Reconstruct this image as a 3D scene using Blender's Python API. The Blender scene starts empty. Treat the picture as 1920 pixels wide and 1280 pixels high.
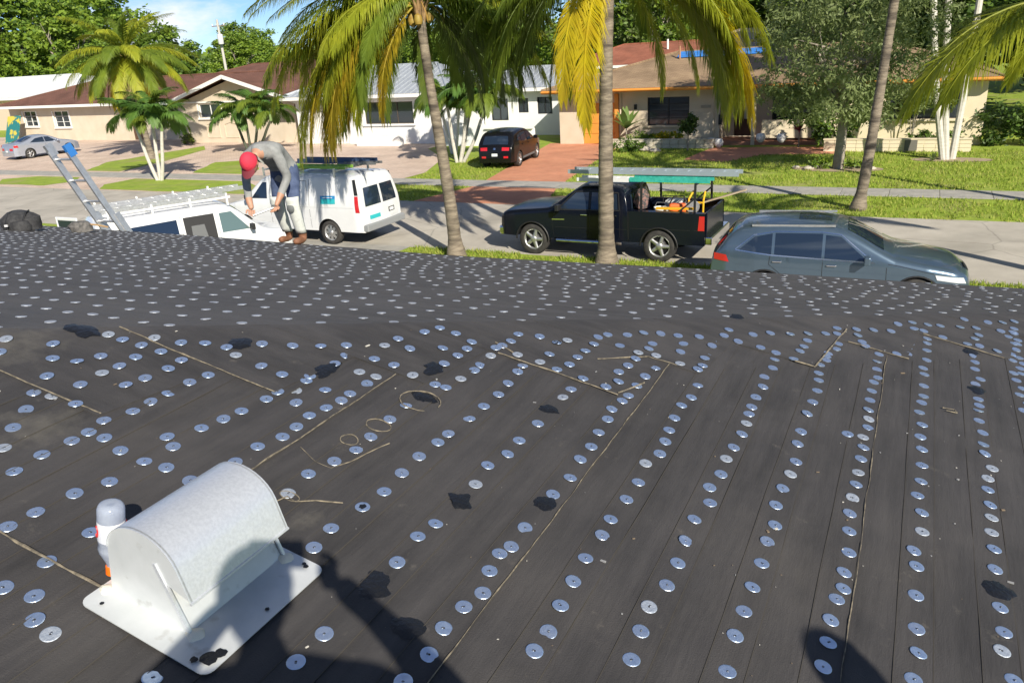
import bpy, math, random
from math import sin, cos, radians, pi, sqrt, atan2, hypot
from mathutils import Vector, Matrix, noise
random.seed(7)
SC = bpy.context.scene
COL = SC.collection
# ---------------------------------------------------------------- camera
CAMZ = 5.5
PITCH, ROLL, YAW = radians(20.5), radians(3.6), radians(27.4)
fw = Vector((-sin(YAW)*cos(PITCH), cos(YAW)*cos(PITCH), -sin(PITCH)))
r0 = Vector((cos(YAW), sin(YAW), 0)); u0 = r0.cross(fw)
cr = r0*cos(ROLL)-u0*sin(ROLL); cu = r0*sin(ROLL)+u0*cos(ROLL)
cd = bpy.data.cameras.new('camera'); co = bpy.data.objects.new('camera', cd); COL.objects.link(co)
cd.sensor_width = 36; cd.lens = 1500/1920*36; cd.clip_start = .05; cd.clip_end = 3000
mw = Matrix((( cr.x, cu.x, -fw.x, 0), (cr.y, cu.y, -fw.y, 0), (cr.z, cu.z, -fw.z, CAMZ), (0, 0, 0, 1)))
co.matrix_world = mw
SC.camera = co
# ---------------------------------------------------------------- sky, sun, exposure
SUN_EL, SH_AZ = radians(31.5), radians(-48.5)       # shadows run along (sin az, cos az)
to_sun = Vector((-sin(SH_AZ)*cos(SUN_EL), -cos(SH_AZ)*cos(SUN_EL), sin(SUN_EL)))
w = bpy.data.worlds.new('World'); SC.world = w; w.use_nodes = True
nt = w.node_tree; bg = nt.nodes['Background']
sky = nt.nodes.new('ShaderNodeTexSky'); sky.sky_type = 'NISHITA'; sky.sun_disc = False
sky.sun_elevation = SUN_EL; sky.sun_rotation = atan2(to_sun.x, to_sun.y); sky.air_density = .6; sky.dust_density = 0.; sky.ozone_density = 6.
tc = nt.nodes.new('ShaderNodeTexCoord')
mp = nt.nodes.new('ShaderNodeMapping'); mp.inputs['Scale'].default_value = (1, 1, 2.6)
n1 = nt.nodes.new('ShaderNodeTexNoise'); n1.inputs['Scale'].default_value = 5.5; n1.inputs['Detail'].default_value = 8; n1.inputs['Roughness'].default_value = .58
rp = nt.nodes.new('ShaderNodeValToRGB'); rp.color_ramp.elements[0].position = .52; rp.color_ramp.elements[1].position = .68
mx = nt.nodes.new('ShaderNodeMix'); mx.data_type = 'RGBA'
mx.inputs['B'].default_value = (9.5, 9.8, 10.3, 1)
nt.links.new(tc.outputs['Generated'], mp.inputs['Vector']); nt.links.new(mp.outputs['Vector'], n1.inputs['Vector'])
nt.links.new(n1.outputs['Fac'], rp.inputs['Fac']); nt.links.new(rp.outputs['Color'], mx.inputs['Factor'])
nt.links.new(sky.outputs['Color'], mx.inputs['A']); nt.links.new(mx.outputs['Result'], bg.inputs['Color'])
bg.inputs['Strength'].default_value = .078
sl = bpy.data.lights.new('sun', 'SUN'); sl.energy = 5.0; sl.angle = radians(.53); sl.color = (1, .93, .80)
so = bpy.data.objects.new('sun', sl); COL.objects.link(so); so.rotation_euler = to_sun.to_track_quat('Z', 'Y').to_euler(); so.location = (20, -20, 40)
SC.view_settings.view_transform = 'Standard'; SC.view_settings.look = 'None'; SC.view_settings.exposure = .48; SC.view_settings.gamma = 1
SC.render.engine = 'CYCLES'
# ---------------------------------------------------------------- helpers
MATS = {}
def mat(name, col, rough=.7, metal=0., col2=None, scale=6., detail=5., bump=0., bscale=40., stretch=None, trans=0., spec=.5, coat=0., lo=.35, hi=.65, grime=None):
    """principled material with a noise mix between two real surface colours and fine relief"""
    if name in MATS: return MATS[name]
    m = bpy.data.materials.new(name); m.use_nodes = True; t = m.node_tree; b = t.nodes['Principled BSDF']
    b.inputs['Roughness'].default_value = rough; b.inputs['Metallic'].default_value = metal
    b.inputs['Specular IOR Level'].default_value = spec; b.inputs['Coat Weight'].default_value = coat
    c = tuple(col)+(1,)
    b.inputs['Base Color'].default_value = c
    m.diffuse_color = c
    if col2 or bump:
        k = t.nodes.new('ShaderNodeTexCoord'); g = t.nodes.new('ShaderNodeMapping')
        if stretch: g.inputs['Scale'].default_value = stretch
        t.links.new(k.outputs['Object'], g.inputs['Vector'])
    if col2:
        n = t.nodes.new('ShaderNodeTexNoise'); n.inputs['Scale'].default_value = scale; n.inputs['Detail'].default_value = detail; n.inputs['Roughness'].default_value = .6
        r = t.nodes.new('ShaderNodeValToRGB'); e = r.color_ramp.elements
        e[0].position = lo; e[1].position = hi; e[0].color = c; e[1].color = tuple(col2)+(1,)
        t.links.new(g.outputs['Vector'], n.inputs['Vector']); t.links.new(n.outputs['Fac'], r.inputs['Fac'])
        src = r.outputs['Color']
        if grime:
            n2 = t.nodes.new('ShaderNodeTexNoise'); n2.inputs['Scale'].default_value = grime[1]; n2.inputs['Detail'].default_value = 6
            r2 = t.nodes.new('ShaderNodeValToRGB'); r2.color_ramp.elements[0].position = grime[2]; r2.color_ramp.elements[1].position = grime[3]
            q = t.nodes.new('ShaderNodeMix'); q.data_type = 'RGBA'; q.inputs['B'].default_value = tuple(grime[0])+(1,)
            t.links.new(g.outputs['Vector'], n2.inputs['Vector']); t.links.new(n2.outputs['Fac'], r2.inputs['Fac']); t.links.new(r2.outputs['Color'], q.inputs['Factor'])
            t.links.new(src, q.inputs['A']); src = q.outputs['Result']
        t.links.new(src, b.inputs['Base Color'])
    if bump:
        n = t.nodes.new('ShaderNodeTexNoise'); n.inputs['Scale'].default_value = bscale; n.inputs['Detail'].default_value = 4
        p = t.nodes.new('ShaderNodeBump'); p.inputs['Strength'].default_value = bump; p.inputs['Distance'].default_value = .02
        t.links.new(g.outputs['Vector'], n.inputs['Vector']); t.links.new(n.outputs['Fac'], p.inputs['Height']); t.links.new(p.outputs['Normal'], b.inputs['Normal'])
    if trans:
        tr = t.nodes.new('ShaderNodeBsdfTranslucent'); ms = t.nodes.new('ShaderNodeMixShader'); ms.inputs[0].default_value = trans
        if col2: t.links.new(src, tr.inputs['Color'])
        else: tr.inputs['Color'].default_value = c
        t.links.new(b.outputs[0], ms.inputs[1]); t.links.new(tr.outputs[0], ms.inputs[2]); t.links.new(ms.outputs[0], t.nodes['Material Output'].inputs[0])
    MATS[name] = m
    return m
def clear_glass(name, tint=(.75, .85, .85)):
    if name in MATS: return MATS[name]
    m = bpy.data.materials.new(name); m.use_nodes = True; t = m.node_tree
    gl = t.nodes.new('ShaderNodeBsdfGlossy'); gl.inputs['Roughness'].default_value = .03
    tr = t.nodes.new('ShaderNodeBsdfTransparent'); tr.inputs['Color'].default_value = tint+(1,)
    f = t.nodes.new('ShaderNodeFresnel'); f.inputs['IOR'].default_value = 1.55
    ms = t.nodes.new('ShaderNodeMixShader'); t.links.new(f.outputs[0], ms.inputs[0]); t.links.new(tr.outputs[0], ms.inputs[1]); t.links.new(gl.outputs[0], ms.inputs[2])
    t.links.new(ms.outputs[0], t.nodes['Material Output'].inputs[0]); MATS[name] = m
    return m

class MB:
    """collects faces for one mesh object"""
    def __init__(s): s.v = []; s.f = []; s.m = []; s.mi = 0
    def add(s, vs, fs):
        o = len(s.v); s.v += [tuple(p) for p in vs]; s.f += [tuple(i+o for i in f) for f in fs]; s.m += [s.mi]*len(fs); return s
    def box(s, c, d, R=None, taper=1.):
        hx, hy, hz = d[0]/2, d[1]/2, d[2]/2; P = []
        for z in (-1, 1):
            k = taper if z > 0 else 1
            for x, y in ((-1, -1), (1, -1), (1, 1), (-1, 1)):
                q = Vector((x*hx*k, y*hy*k, z*hz))
                if R: q = R @ q
                P.append(q+Vector(c))
        return s.add(P, [(3, 2, 1, 0), (4, 5, 6, 7), (0, 1, 5, 4), (1, 2, 6, 5), (2, 3, 7, 6), (3, 0, 4, 7)])
    def bar(s, a, b, wd, ht, up=(0, 0, 1)):
        a = Vector(a); b = Vector(b); d = (b-a); L = d.length; d.normalize(); u = Vector(up)
        if abs(d.dot(u)) > .98: u = Vector((1, 0, 0))
        sd = d.cross(u).normalized(); u = sd.cross(d)
        R = Matrix((d, sd, u)).transposed()
        return s.box((a+b)/2, (L, wd, ht), R)
    def tube(s, pts, rad, n=8, cap=True):
        pts = [Vector(p) for p in pts]; k = len(pts)
        if not hasattr(rad, '__len__'): rad = [rad]*k
        P = []; F = []; ref = None
        for i, p in enumerate(pts):
            d = (pts[min(i+1, k-1)]-pts[max(i-1, 0)]).normalized()
            if ref is None: ref = d.orthogonal().normalized()
            ref = (ref-d*ref.dot(d)).normalized(); q = d.cross(ref)
            for j in range(n):
                a = 2*pi*j/n; P.append(p+(ref*cos(a)+q*sin(a))*rad[i])
        for i in range(k-1):
            for j in range(n):
                a = i*n+j; b = i*n+(j+1) % n; F.append((a, b, b+n, a+n))
        if cap: F.append(tuple(range(n-1, -1, -1))); F.append(tuple((k-1)*n+j for j in range(n)))
        return s.add(P, F)
    def lathe(s, prof, n=24, M=None, cap=True):
        P = []; F = []; k = len(prof)
        for r, z in prof:
            for j in range(n):
                a = 2*pi*j/n; q = Vector((r*cos(a), r*sin(a), z)); P.append(M @ q if M else q)
        for i in range(k-1):
            for j in range(n):
                a = i*n+j; b = i*n+(j+1) % n; F.append((a, b, b+n, a+n))
        if cap: F.append(tuple(range(n-1, -1, -1))); F.append(tuple((k-1)*n+j for j in range(n)))
        return s.add(P, F)
    def grid(s, fn, nu, nv):
        P = [fn(i/nu, j/nv) for i in range(nu+1) for j in range(nv+1)]
        F = [(i*(nv+1)+j, (i+1)*(nv+1)+j, (i+1)*(nv+1)+j+1, i*(nv+1)+j+1) for i in range(nu) for j in range(nv)]
        return s.add(P, F)
    def prism(s, poly, z0, z1):
        n = len(poly); P = [(x, y, z0) for x, y in poly]+[(x, y, z1) for x, y in poly]
        return s.add(P, [tuple(range(n-1, -1, -1)), tuple(range(n, 2*n))]+[(i, (i+1) % n, (i+1) % n+n, i+n) for i in range(n)])
    def mesh(s, name, mats, smooth=False):
        me = bpy.data.meshes.new(name); me.from_pydata(s.v, [], s.f); me.validate(clean_customdata=False)
        for m in (mats if isinstance(mats, (list, tuple)) else [mats]): me.materials.append(m)
        if any(s.m) and len(me.polygons) == len(s.m): me.polygons.foreach_set('material_index', s.m)
        if smooth: me.polygons.foreach_set('use_smooth', [True]*len(me.polygons))
        me.update(); return me
    def obj(s, name, mats, parent=None, smooth=False, bevel=0., loc=None, ang=None):
        return put(name, s.mesh(name, mats, smooth), parent, bevel, loc, ang if ang else (radians(38) if smooth else None))
def put(name, me, parent=None, bevel=0., loc=None, ang=None):
    o = bpy.data.objects.new(name, me); COL.objects.link(o)
    if parent: o.parent = parent
    if loc: o.location = loc
    if bevel:
        b = o.modifiers.new('bevel', 'BEVEL'); b.width = bevel; b.segments = 2; b.limit_method = 'ANGLE'; b.angle_limit = radians(40)
    if ang and hasattr(me, 'set_sharp_from_angle'): me.set_sharp_from_angle(angle=ang)
    return o
def thing(name, label, cat, loc=(0, 0, 0), rz=0., group=None):
    o = bpy.data.objects.new(name, None); COL.objects.link(o); o.location = loc; o.rotation_euler = (0, 0, rz); o.empty_display_size = .3
    return tag(o, label, cat, group)
def tag(o, label=None, cat=None, group=None, kind=None):
    if label: o['label'] = label
    if cat: o['category'] = cat
    if group: o['group'] = group
    if kind: o['kind'] = kind
    return o
def struct(o): o['kind'] = 'structure'; return o
def stuff(o): o['kind'] = 'stuff'; return o
def copy_tree(o, parent=None):
    c = o.copy(); COL.objects.link(c); c.parent = parent
    for ch in o.children: copy_tree(ch, c)
    return c
def lerp(pts, x):
    if x <= pts[0][0]: return pts[0][1]
    for (a, b), (c, d) in zip(pts, pts[1:]):
        if x <= c: return b+(d-b)*(x-a)/(c-a) if c > a else d
    return pts[-1][1]
def chaikin(p, it=2):
    for _ in range(it):
        q = [p[0]]
        for a, b in zip(p, p[1:]):
            q += [tuple(a[i]*.75+b[i]*.25 for i in range(len(a))), tuple(a[i]*.25+b[i]*.75 for i in range(len(a)))]
        p = q+[p[-1]]
    return p
def nz(*a): return noise.noise(Vector(a))

# ================================================================ ground
def sheet(name, poly, z, m, parent=None):
    n = len(poly); b = MB(); b.add([(x, y, z) for x, y in poly], [tuple(range(n))]); return b.obj(name, m, parent)
M_grass = mat('lawn_grass', (.18, .265, .018), .9, col2=(.33, .42, .04), scale=1.6, detail=9, bump=.9, bscale=26, lo=.3, hi=.72, grime=((.30, .30, .09), .5, .5, .72))
M_road = mat('road_asphalt', (.40, .365, .31), .88, col2=(.50, .46, .395), scale=.9, detail=10, bump=.35, bscale=60, grime=((.32, .295, .25), .35, .52, .7))
def road_wear(m):
    t = m.node_tree; b = t.nodes['Principled BSDF']; src = b.inputs['Base Color'].links[0].from_socket; N, K = t.nodes.new, t.links.new
    k = N('ShaderNodeTexCoord'); n = N('ShaderNodeTexNoise'); n.inputs['Scale'].default_value = 2.5; n.inputs['Detail'].default_value = 5
    ad = N('ShaderNodeMix'); ad.data_type = 'RGBA'; ad.inputs['Factor'].default_value = .12; K(k.outputs['Object'], ad.inputs['A']); K(n.outputs['Color'], ad.inputs['B']); K(k.outputs['Object'], n.inputs['Vector'])
    v = N('ShaderNodeTexVoronoi'); v.feature = 'DISTANCE_TO_EDGE'; v.inputs['Scale'].default_value = .42; K(ad.outputs['Result'], v.inputs['Vector'])
    r = N('ShaderNodeValToRGB'); r.color_ramp.elements[0].position = .0; r.color_ramp.elements[1].position = .012; r.color_ramp.elements[0].color = (.45, .45, .45, 1); r.color_ramp.elements[1].color = (0, 0, 0, 1); K(v.outputs['Distance'], r.inputs['Fac'])
    n2 = N('ShaderNodeTexNoise'); n2.inputs['Scale'].default_value = 1.1; n2.inputs['Detail'].default_value = 3; r2 = N('ShaderNodeValToRGB'); r2.color_ramp.elements[0].position = .66; r2.color_ramp.elements[1].position = .76; r2.color_ramp.elements[1].color = (.5, .5, .5, 1); K(k.outputs['Object'], n2.inputs['Vector']); K(n2.outputs['Fac'], r2.inputs['Fac'])
    for f in (r.outputs['Color'], r2.outputs['Color']):
        q = N('ShaderNodeMix'); q.data_type = 'RGBA'; q.inputs['B'].default_value = (.13, .12, .105, 1); K(f, q.inputs['Factor']); K(src, q.inputs['A']); src = q.outputs['Result']
    K(src, b.inputs['Base Color'])
road_wear(M_road)
M_walk = mat('walk_concrete', (.30, .29, .265), .85, col2=(.41, .39, .35), scale=2.2, detail=8, bump=.2, bscale=50)
M_soil = mat('mulch', (.30, .22, .14), .95, col2=(.42, .34, .24), scale=7, bump=.5)
def paver_mat(name, c1, c2, c3, sc):
    if name in MATS: return MATS[name]
    m = bpy.data.materials.new(name); m.use_nodes = True; t = m.node_tree; b = t.nodes['Principled BSDF']; b.inputs['Roughness'].default_value = .85
    k = t.nodes.new('ShaderNodeTexCoord'); br = t.nodes.new('ShaderNodeTexBrick'); br.inputs['Scale'].default_value = sc
    br.inputs['Color1'].default_value = c1+(1,); br.inputs['Color2'].default_value = c2+(1,); br.inputs['Mortar'].default_value = c3+(1,); br.inputs['Mortar Size'].default_value = .018
    n = t.nodes.new('ShaderNodeTexNoise'); n.inputs['Scale'].default_value = .7; n.inputs['Detail'].default_value = 7
    q = t.nodes.new('ShaderNodeMix'); q.data_type = 'RGBA'; q.blend_type = 'MULTIPLY'; q.inputs['Factor'].default_value = .55
    r = t.nodes.new('ShaderNodeValToRGB'); r.color_ramp.elements[0].position = .3; r.color_ramp.elements[0].color = (.55, .52, .5, 1); r.color_ramp.elements[1].position = .68
    t.links.new(k.outputs['Object'], br.inputs['Vector']); t.links.new(k.outputs['Object'], n.inputs['Vector']); t.links.new(n.outputs['Fac'], r.inputs['Fac'])
    t.links.new(br.outputs['Color'], q.inputs['A']); t.links.new(r.outputs['Color'], q.inputs['B']); t.links.new(q.outputs['Result'], b.inputs['Base Color'])
    bp = t.nodes.new('ShaderNodeBump'); bp.inputs['Strength'].default_value = .3; bp.inputs['Distance'].default_value = .01; t.links.new(br.outputs['Fac'], bp.inputs['Height']); bp.invert = True; t.links.new(bp.outputs['Normal'], b.inputs['Normal'])
    MATS[name] = m; return m
M_pink = paver_mat('pink_pavers', (.66, .50, .40), (.74, .59, .48), (.48, .39, .31), 2.3)
M_red = paver_mat('red_pavers', (.66, .27, .15), (.73, .33, .19), (.42, .21, .13), 2.3)

struct(sheet('ground', [(-900, -400), (900, -400), (900, 900), (-900, 900)], 0, M_grass))
KN, KF = 19.3, 25.7
struct(sheet('road', [(-300, KN), (300, KN), (300, KF), (-300, KF)], .004, M_road))
struct(sheet('own_driveway', [(-22.5, 7.2), (-13.4, 7.2), (-13.2, KN+.02), (-23.2, KN+.02)], .006, M_walk)); struct(sheet('own_driveway', [(-4.4, 7.2), (3.2, 7.2), (3.6, KN-.9), (-4.6, KN-.9)], .006, M_walk))
def wobble(poly, amp=.12, step=.5):
    out = []
    for (a, b), (c, d) in zip(poly, poly[1:]+poly[:1]):
        n = max(1, int(hypot(c-a, d-b)/step))
        for i in range(n):
            x, y = a+(c-a)*i/n, b+(d-b)*i/n
            out.append((x+amp*nz(x*.9, y*.9, 3), y+amp*nz(x*.9, y*.9, 8)))
    return out
struct(sheet('paved_forecourt', [(-95, KF-.02), (-21.6, KF-.02), (-20.9, 29.0), (-20.6, 32), (-22.3, 36.5), (-25.4, 40), (-25.4, 47), (-95, 47)], .008, M_pink))
struct(sheet('driveway', [(-18.7, 42.3), (-16.3, 29.2), (-17.2, KF-.02), (-11.7, KF-.02), (-12.75, 29.6), (-13.6, 36), (-14.3, 42.3)], .010, M_red))
struct(sheet('entrance_path', [(-9.2, 40.6), (-9.6, 36.6), (-7.6, 35.9), (-6.4, 38.2), (-3.0, 38.6), (-3.0, 41)], .010, M_red))
LAWNS = {'a': [(-42.7, 30.7), (-39.8, 30.7), (-40.4, 34.0), (-42.2, 39.3), (-44.2, 41.2), (-44.5, 37.6), (-44.8, 33.7)], 'b': [(-34.3, 30.7), (-30.3, 30.7), (-31.0, 32.2), (-34.1, 35.3), (-36.2, 34.2)],
  'c': [(-35.3, 25.85), (-25.6, 25.85), (-26.6, 27.5), (-28.6, 28.75), (-36.2, 28.75), (-36.4, 27)], 'd': [(-43.8, 26.2), (-40.0, 26.3), (-39.3, 27.6), (-40.6, 28.75), (-44, 28.7), (-45.5, 27.6)],
  'e': [(-62, 31), (-57.5, 31), (-57.8, 34), (-63, 34)]}
for k in LAWNS: struct(sheet('lawn_island', wobble(LAWNS[k]), .016, M_grass))
sw = struct(sheet('sidewalk', [(-90, 28.9), (70, 28.9), (70, 30.25), (-90, 30.25)], .014, M_soil))
sb = MB(); sb.box((0, 0, 0), (1.485, 1.35, .03)); slab = sb.mesh('slab', M_walk)
for i in range(68):
    x = -72+i*1.5
    if -18.2 < x < -12.2 and 0: continue
    o = put('slab', slab, sw, .006, (x, 29.57+random.uniform(-.005, .005), .022+random.uniform(-.003, .003)))
for c, rx, ry in (((-2.85, 34.5), 1.7, .75), ((1.2, 37.1), 1.5, .6)):
    struct(sheet('mulch_bed', [(c[0]+rx*cos(a*pi/12)*(1+.15*nz(a, 1, 1)), c[1]+ry*sin(a*pi/12)*(1+.15*nz(a, 5, 1))) for a in range(24)], .012, M_soil))

# ================================================================ the roof underfoot
S, A1 = .215, CAMZ-1.57
HC, B2 = -4.74, CAMZ-.551
def zr1(x): return A1-S*x
def zr2(y): return B2-S*y
N1 = Vector((S, 0, 1)).normalized(); N2 = Vector((0, S, 1)).normalized()
def on1(x, y, h=0.): return Vector((x, y, zr1(x)))+N1*h
def on2(x, y, h=0.): return Vector((x, y, zr2(y)))+N2*h
def felt_mat(name, along):
    """black felt: fibrous streaks along the sheet, dust film, scuffs and a few spilled-sand patches"""
    m = bpy.data.materials.new(name); m.use_nodes = True; t = m.node_tree; b = t.nodes['Principled BSDF']; N, K = t.nodes.new, t.links.new
    k = N('ShaderNodeTexCoord')
    def tex(sc, scale, det=6, rough=.6):
        g = N('ShaderNodeMapping'); g.inputs['Scale'].default_value = sc; n = N('ShaderNodeTexNoise'); n.inputs['Scale'].default_value = scale; n.inputs['Detail'].default_value = det; n.inputs['Roughness'].default_value = rough
        K(k.outputs['Object'], g.inputs['Vector']); K(g.outputs['Vector'], n.inputs['Vector']); return n.outputs['Fac']
    def ramp(f, a, c, ca, cb):
        r = N('ShaderNodeValToRGB'); e = r.color_ramp.elements; e[0].position = a; e[1].position = c; e[0].color = ca+(1,); e[1].color = cb+(1,); K(f, r.inputs['Fac']); return r.outputs['Color']
    def mixc(f, a, c, mode='MIX'):
        q = N('ShaderNodeMix'); q.data_type = 'RGBA'; q.blend_type = mode
        K(f, q.inputs['Factor']) if not isinstance(f, float) else setattr(q.inputs['Factor'], 'default_value', f)
        K(a, q.inputs['A']); K(c, q.inputs['B']) if hasattr(c, 'is_linked') else setattr(q.inputs['B'], 'default_value', c+(1,)); return q.outputs['Result']
    st = (1, .12, 1) if along == 'y' else (.12, 1, 1)
    base = ramp(tex(st, 14, 8), .28, .75, (.023, .0215, .0215), (.054, .050, .0495))
    base = mixc(ramp(tex((1, 1, 1), 2.2, 9, .66), .42, .74, (0, 0, 0), (.7, .7, .7)), base, (.066, .061, .060))
    base = mixc(ramp(tex((1, 1, 1), .75, 7), .56, .78, (0, 0, 0), (.6, .6, .6)), base, (.085, .077, .070))
    base = mixc(ramp(tex((1, 1, 1), 7, 10, .75), .62, .72, (0, 0, 0), (.5, .5, .5)), base, (.14, .125, .105))
    for c, r_ in (((-2.95, 1.60), .32), ((-2.40, 1.36), .2), ((-1.47, 1.49), .09)):
        v = N('ShaderNodeVectorMath'); v.operation = 'DISTANCE'; v.inputs[1].default_value = (c[0], c[1], zr1(c[0])); K(k.outputs['Object'], v.inputs[0])
        w_ = N('ShaderNodeMath'); w_.operation = 'MULTIPLY_ADD'; K(tex((1, 1, 1), 9, 8, .7), w_.inputs[0]); w_.inputs[1].default_value = r_*2.2; K(v.outputs['Value'], w_.inputs[2])
        base = mixc(ramp(w_.outputs[0], r_*1.0, r_*1.75, (.4, .4, .4), (0, 0, 0)), base, (.18, .165, .135))
    K(base, b.inputs['Base Color']); b.inputs['Sheen Weight'].default_value = .03; b.inputs['Sheen Roughness'].default_value = .45; b.inputs['Sheen Tint'].default_value = (.72, .74, .85, 1)
    rg = N('ShaderNodeMapRange'); K(tex((1, 1, 1), 3, 5), rg.inputs['Value']); rg.inputs['To Min'].default_value = .6; rg.inputs['To Max'].default_value = .9; K(rg.outputs[0], b.inputs['Roughness'])
    p = N('ShaderNodeBump'); p.inputs['Strength'].default_value = .3; p.inputs['Distance'].default_value = .01; K(tex((1, 1, 1), 260, 3), p.inputs['Height'])
    p2 = N('ShaderNodeBump'); p2.inputs['Strength'].default_value = .45; p2.inputs['Distance'].default_value = .02; K(tex(st, 10, 5), p2.inputs['Height']); K(p.outputs['Normal'], p2.inputs['Normal']); K(p2.outputs['Normal'], b.inputs['Normal'])
    return m
M_felt = felt_mat('roofing_felt', 'y'); M_felt2 = felt_mat('roofing_felt_street', 'x')
M_line = mat('lap_edge', (.06, .053, .043), .9)
M_cord = mat('selvedge_cord', (.28, .235, .165), .9, col2=(.09, .078, .06), scale=45)
M_tar = mat('roofing_tar', (.007, .0075, .009), .36, bump=.4, bscale=60, spec=.6)
M_tin = mat('galvanised_cap', (.50, .63, .84), .40, .88, col2=(.62, .74, .93), scale=35, bump=.1, bscale=120)
M_wall = mat('stucco_own', (.6, .55, .45), .9)
own = thing('house_under_repair', 'low hip roof in the foreground covered in black felt dotted with tin caps', 'house')
bw = MB(); bw.box((-7, 2.6, 1.65), (17.5, 8.3, 3.2)); bw.box((0, -3.6, 1.65), (4.2, 4, 3.2)); bw.obj('wall', M_wall, own)
EX, RX, RY = 2.61, -4.0, .74          # own eave on the right, ridge positions
EDGE = [(-16, 7.4), (-10.6, 7.27), (-9.1, 7.36), (-7.5, 7.25), (-6, 7.08), (-4.8, 6.95), (-3.9, 6.93), (-3, 7.1), (-1.8, 7.36), (-.4, 7.45), (.9, 7.55), (2.8, 7.55)]
def ye(x): return lerp(EDGE, x)
dk = MB()
dk.add([on1(RX, RY, -.01), on1(EX, RX*0+EX+4.74, -.01), on1(EX, -6, -.01), on1(RX, -6, -.01)], [(3, 2, 1, 0)])
dk.add([on1(RX, RY, -.01), (RX, -6, zr1(RX)-.011), (RX-6, -6, 3.3), (RX-6, RY, 3.3)], [(0, 1, 2, 3)])
dk.add([on2(-16, RY, -.01), on2(RX, RY, -.01), (RX, RY-6, 3.3), (-16, RY-6, 3.3)], [(0, 3, 2, 1)])
dk.grid(lambda u, v: (lambda x: on2(x, (max(RY, x-HC))+(ye(x)-.015-max(RY, x-HC))*v, -.012))(-16+u*(18.6)), 60, 6)
dk.obj('roof_deck', M_felt, own)
fa = MB()
for (a, b), (c, d) in zip(EDGE, EDGE[1:]): fa.bar((a, b-.05, zr2(b)-.11), (c, d-.05, zr2(d)-.11), .03, .16)
fa.obj('fascia', mat('fascia_wood', (.55, .5, .42), .8), own)
ROW0, RSP = -.725, .2133
def felt_h(x, y, k, u): return .001+.0035*u+.0022*nz(x*2.5, y*1.8, k*.7)+.0014*nz(x*9, y*5, k)+.0035*max(0, 1-abs(nz(x*2.1+y*.9, y*1.1-x*.4, k*5.3))*9)*(nz(x*.9, y*.9, k) > .1)
def felt_top(x, y):
    k = math.ceil((x-.047-ROW0)/RSP); u = 1-(ROW0+RSP*k+.047-x)/(RSP+.03); return max(felt_h(x, y, k, u), felt_h(x+.015, y, k, u), felt_h(x-.015, y, k, u), felt_h(x, y+.015, k, u), felt_h(x, y-.015, k, u))
# felt sheets on the near slope: each runs away from the camera, lower edge proud of the next
for k in range(-13, 16):
    xl = ROW0+RSP*k+.047; xu = xl-RSP-.03
    if xl > EX: xl = EX
    y1 = min(max(xl, xu)-HC, 7.4)
    b = MB()
    def fs(u, v, xl=xl, xu=xu, y1=y1, k=k):
        x = xu+(xl-xu)*u; ya = -3.0; yb = max(RY, x-HC+.02); y = ya+(yb-ya)*v
        return on1(x+.0022*nz(k*3.1, y*2.2, 1)*(u > .99), y, felt_h(x, y, k, u))
    b.grid(fs, 9, 90)
    n = len(b.v)
    e = [b.v[9*91+j] for j in range(91)]
    b.add(e+[tuple(Vector(p)-N1*.006) for p in e], [(j, j+1, j+92, j+91) for j in range(90)])
    b.obj('felt_sheet', M_felt, own, True)
    for dx in (.0, -.095):
        l = MB(); xx = xl+dx+(.001 if dx == 0 else 0); ye1 = xx-HC-.72
        if ye1 < -1 or xx > EX: continue
        pts = [on1(xx+.004*nz(y*.6, k, 9)+.002*nz(y*3, k, 4), y*1., .0045+.0012*nz(y*4, k, 2)+.0022*nz(xx*2.5, y*1.8, k*.7)) for y in [-1+(ye1+1)*i/40 for i in range(41)]]
        l.tube(pts, .0011, 4); l.obj('lap_line', M_line, own)
# street side sheets, laid parallel to the eave
YS = [.98+.44*k for k in range(-1, 16)]
for k, yl in enumerate(YS):
    yu = yl-.47; b = MB()
    def fs2(u, v, yl=yl, yu=yu, k=k):
        y = yu+(yl-yu)*u; xr = min(y+HC-.01, 2.7); x = -16+(xr+16)*v; y = min(y, ye(x))
        y = max(y, RY)
        return on2(x, y, .001+.0045*u+.003*nz(x*1.4, y*2.5, k*.7)+.0015*nz(x*5, y*9, k))
    b.grid(fs2, 5, 60); e = [b.v[5*61+j] for j in range(61)]
    b.add(e+[tuple(Vector(p)-N2*.007) for p in e], [(j, j+61, j+62, j+1) for j in range(60)])
    b.obj('felt_sheet', M_felt2, own, True)
# ends of the street-side sheets folded over the hip on to the near slope
WR = [(.54, -3.4), (.98, -2.95), (1.50, -2.32), (1.97, -2.0), (2.37, -1.62), (2.79, -.99), (3.21, -.76), (3.66, -.33), (4.10, .05), (4.52, .53), (4.95, .95), (5.4, 1.4)]
def onwrap(x, y):
    for (ya, xe) in WR:
        if ya <= y < ya+.47 and x < xe and x > y+HC: return True
    return False
for i, (ya, xe) in enumerate(WR):
    yb = ya+.48; b = MB()
    def fw_(u, v, ya=ya, yb=yb, xe=xe, i=i):
        y = ya+(yb-ya)*u; xa = y+HC-.015; x = xa+(xe+.06*u-xa)*v
        return on1(x, y, .0085-.002*u+.0022*nz(x*3, y*3, i+20)+.001*nz(x*9, y*9, i)-.004*max(0, .04-v)/.04)
    b.grid(fw_, 8, 14)
    e1 = [b.v[j] for j in range(15)]; e2 = [b.v[r*15+14] for r in range(9)]
    b.add(e1+[tuple(Vector(p)-N1*.01) for p in e1], [(j, j+15, j+16, j+1) for j in range(14)])
    b.add(e2+[tuple(Vector(p)-N1*.01) for p in e2], [(j, j+9, j+10, j+1) for j in range(8)])
    b.obj('hip_wrap_sheet', M_felt2, own, True)
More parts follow.
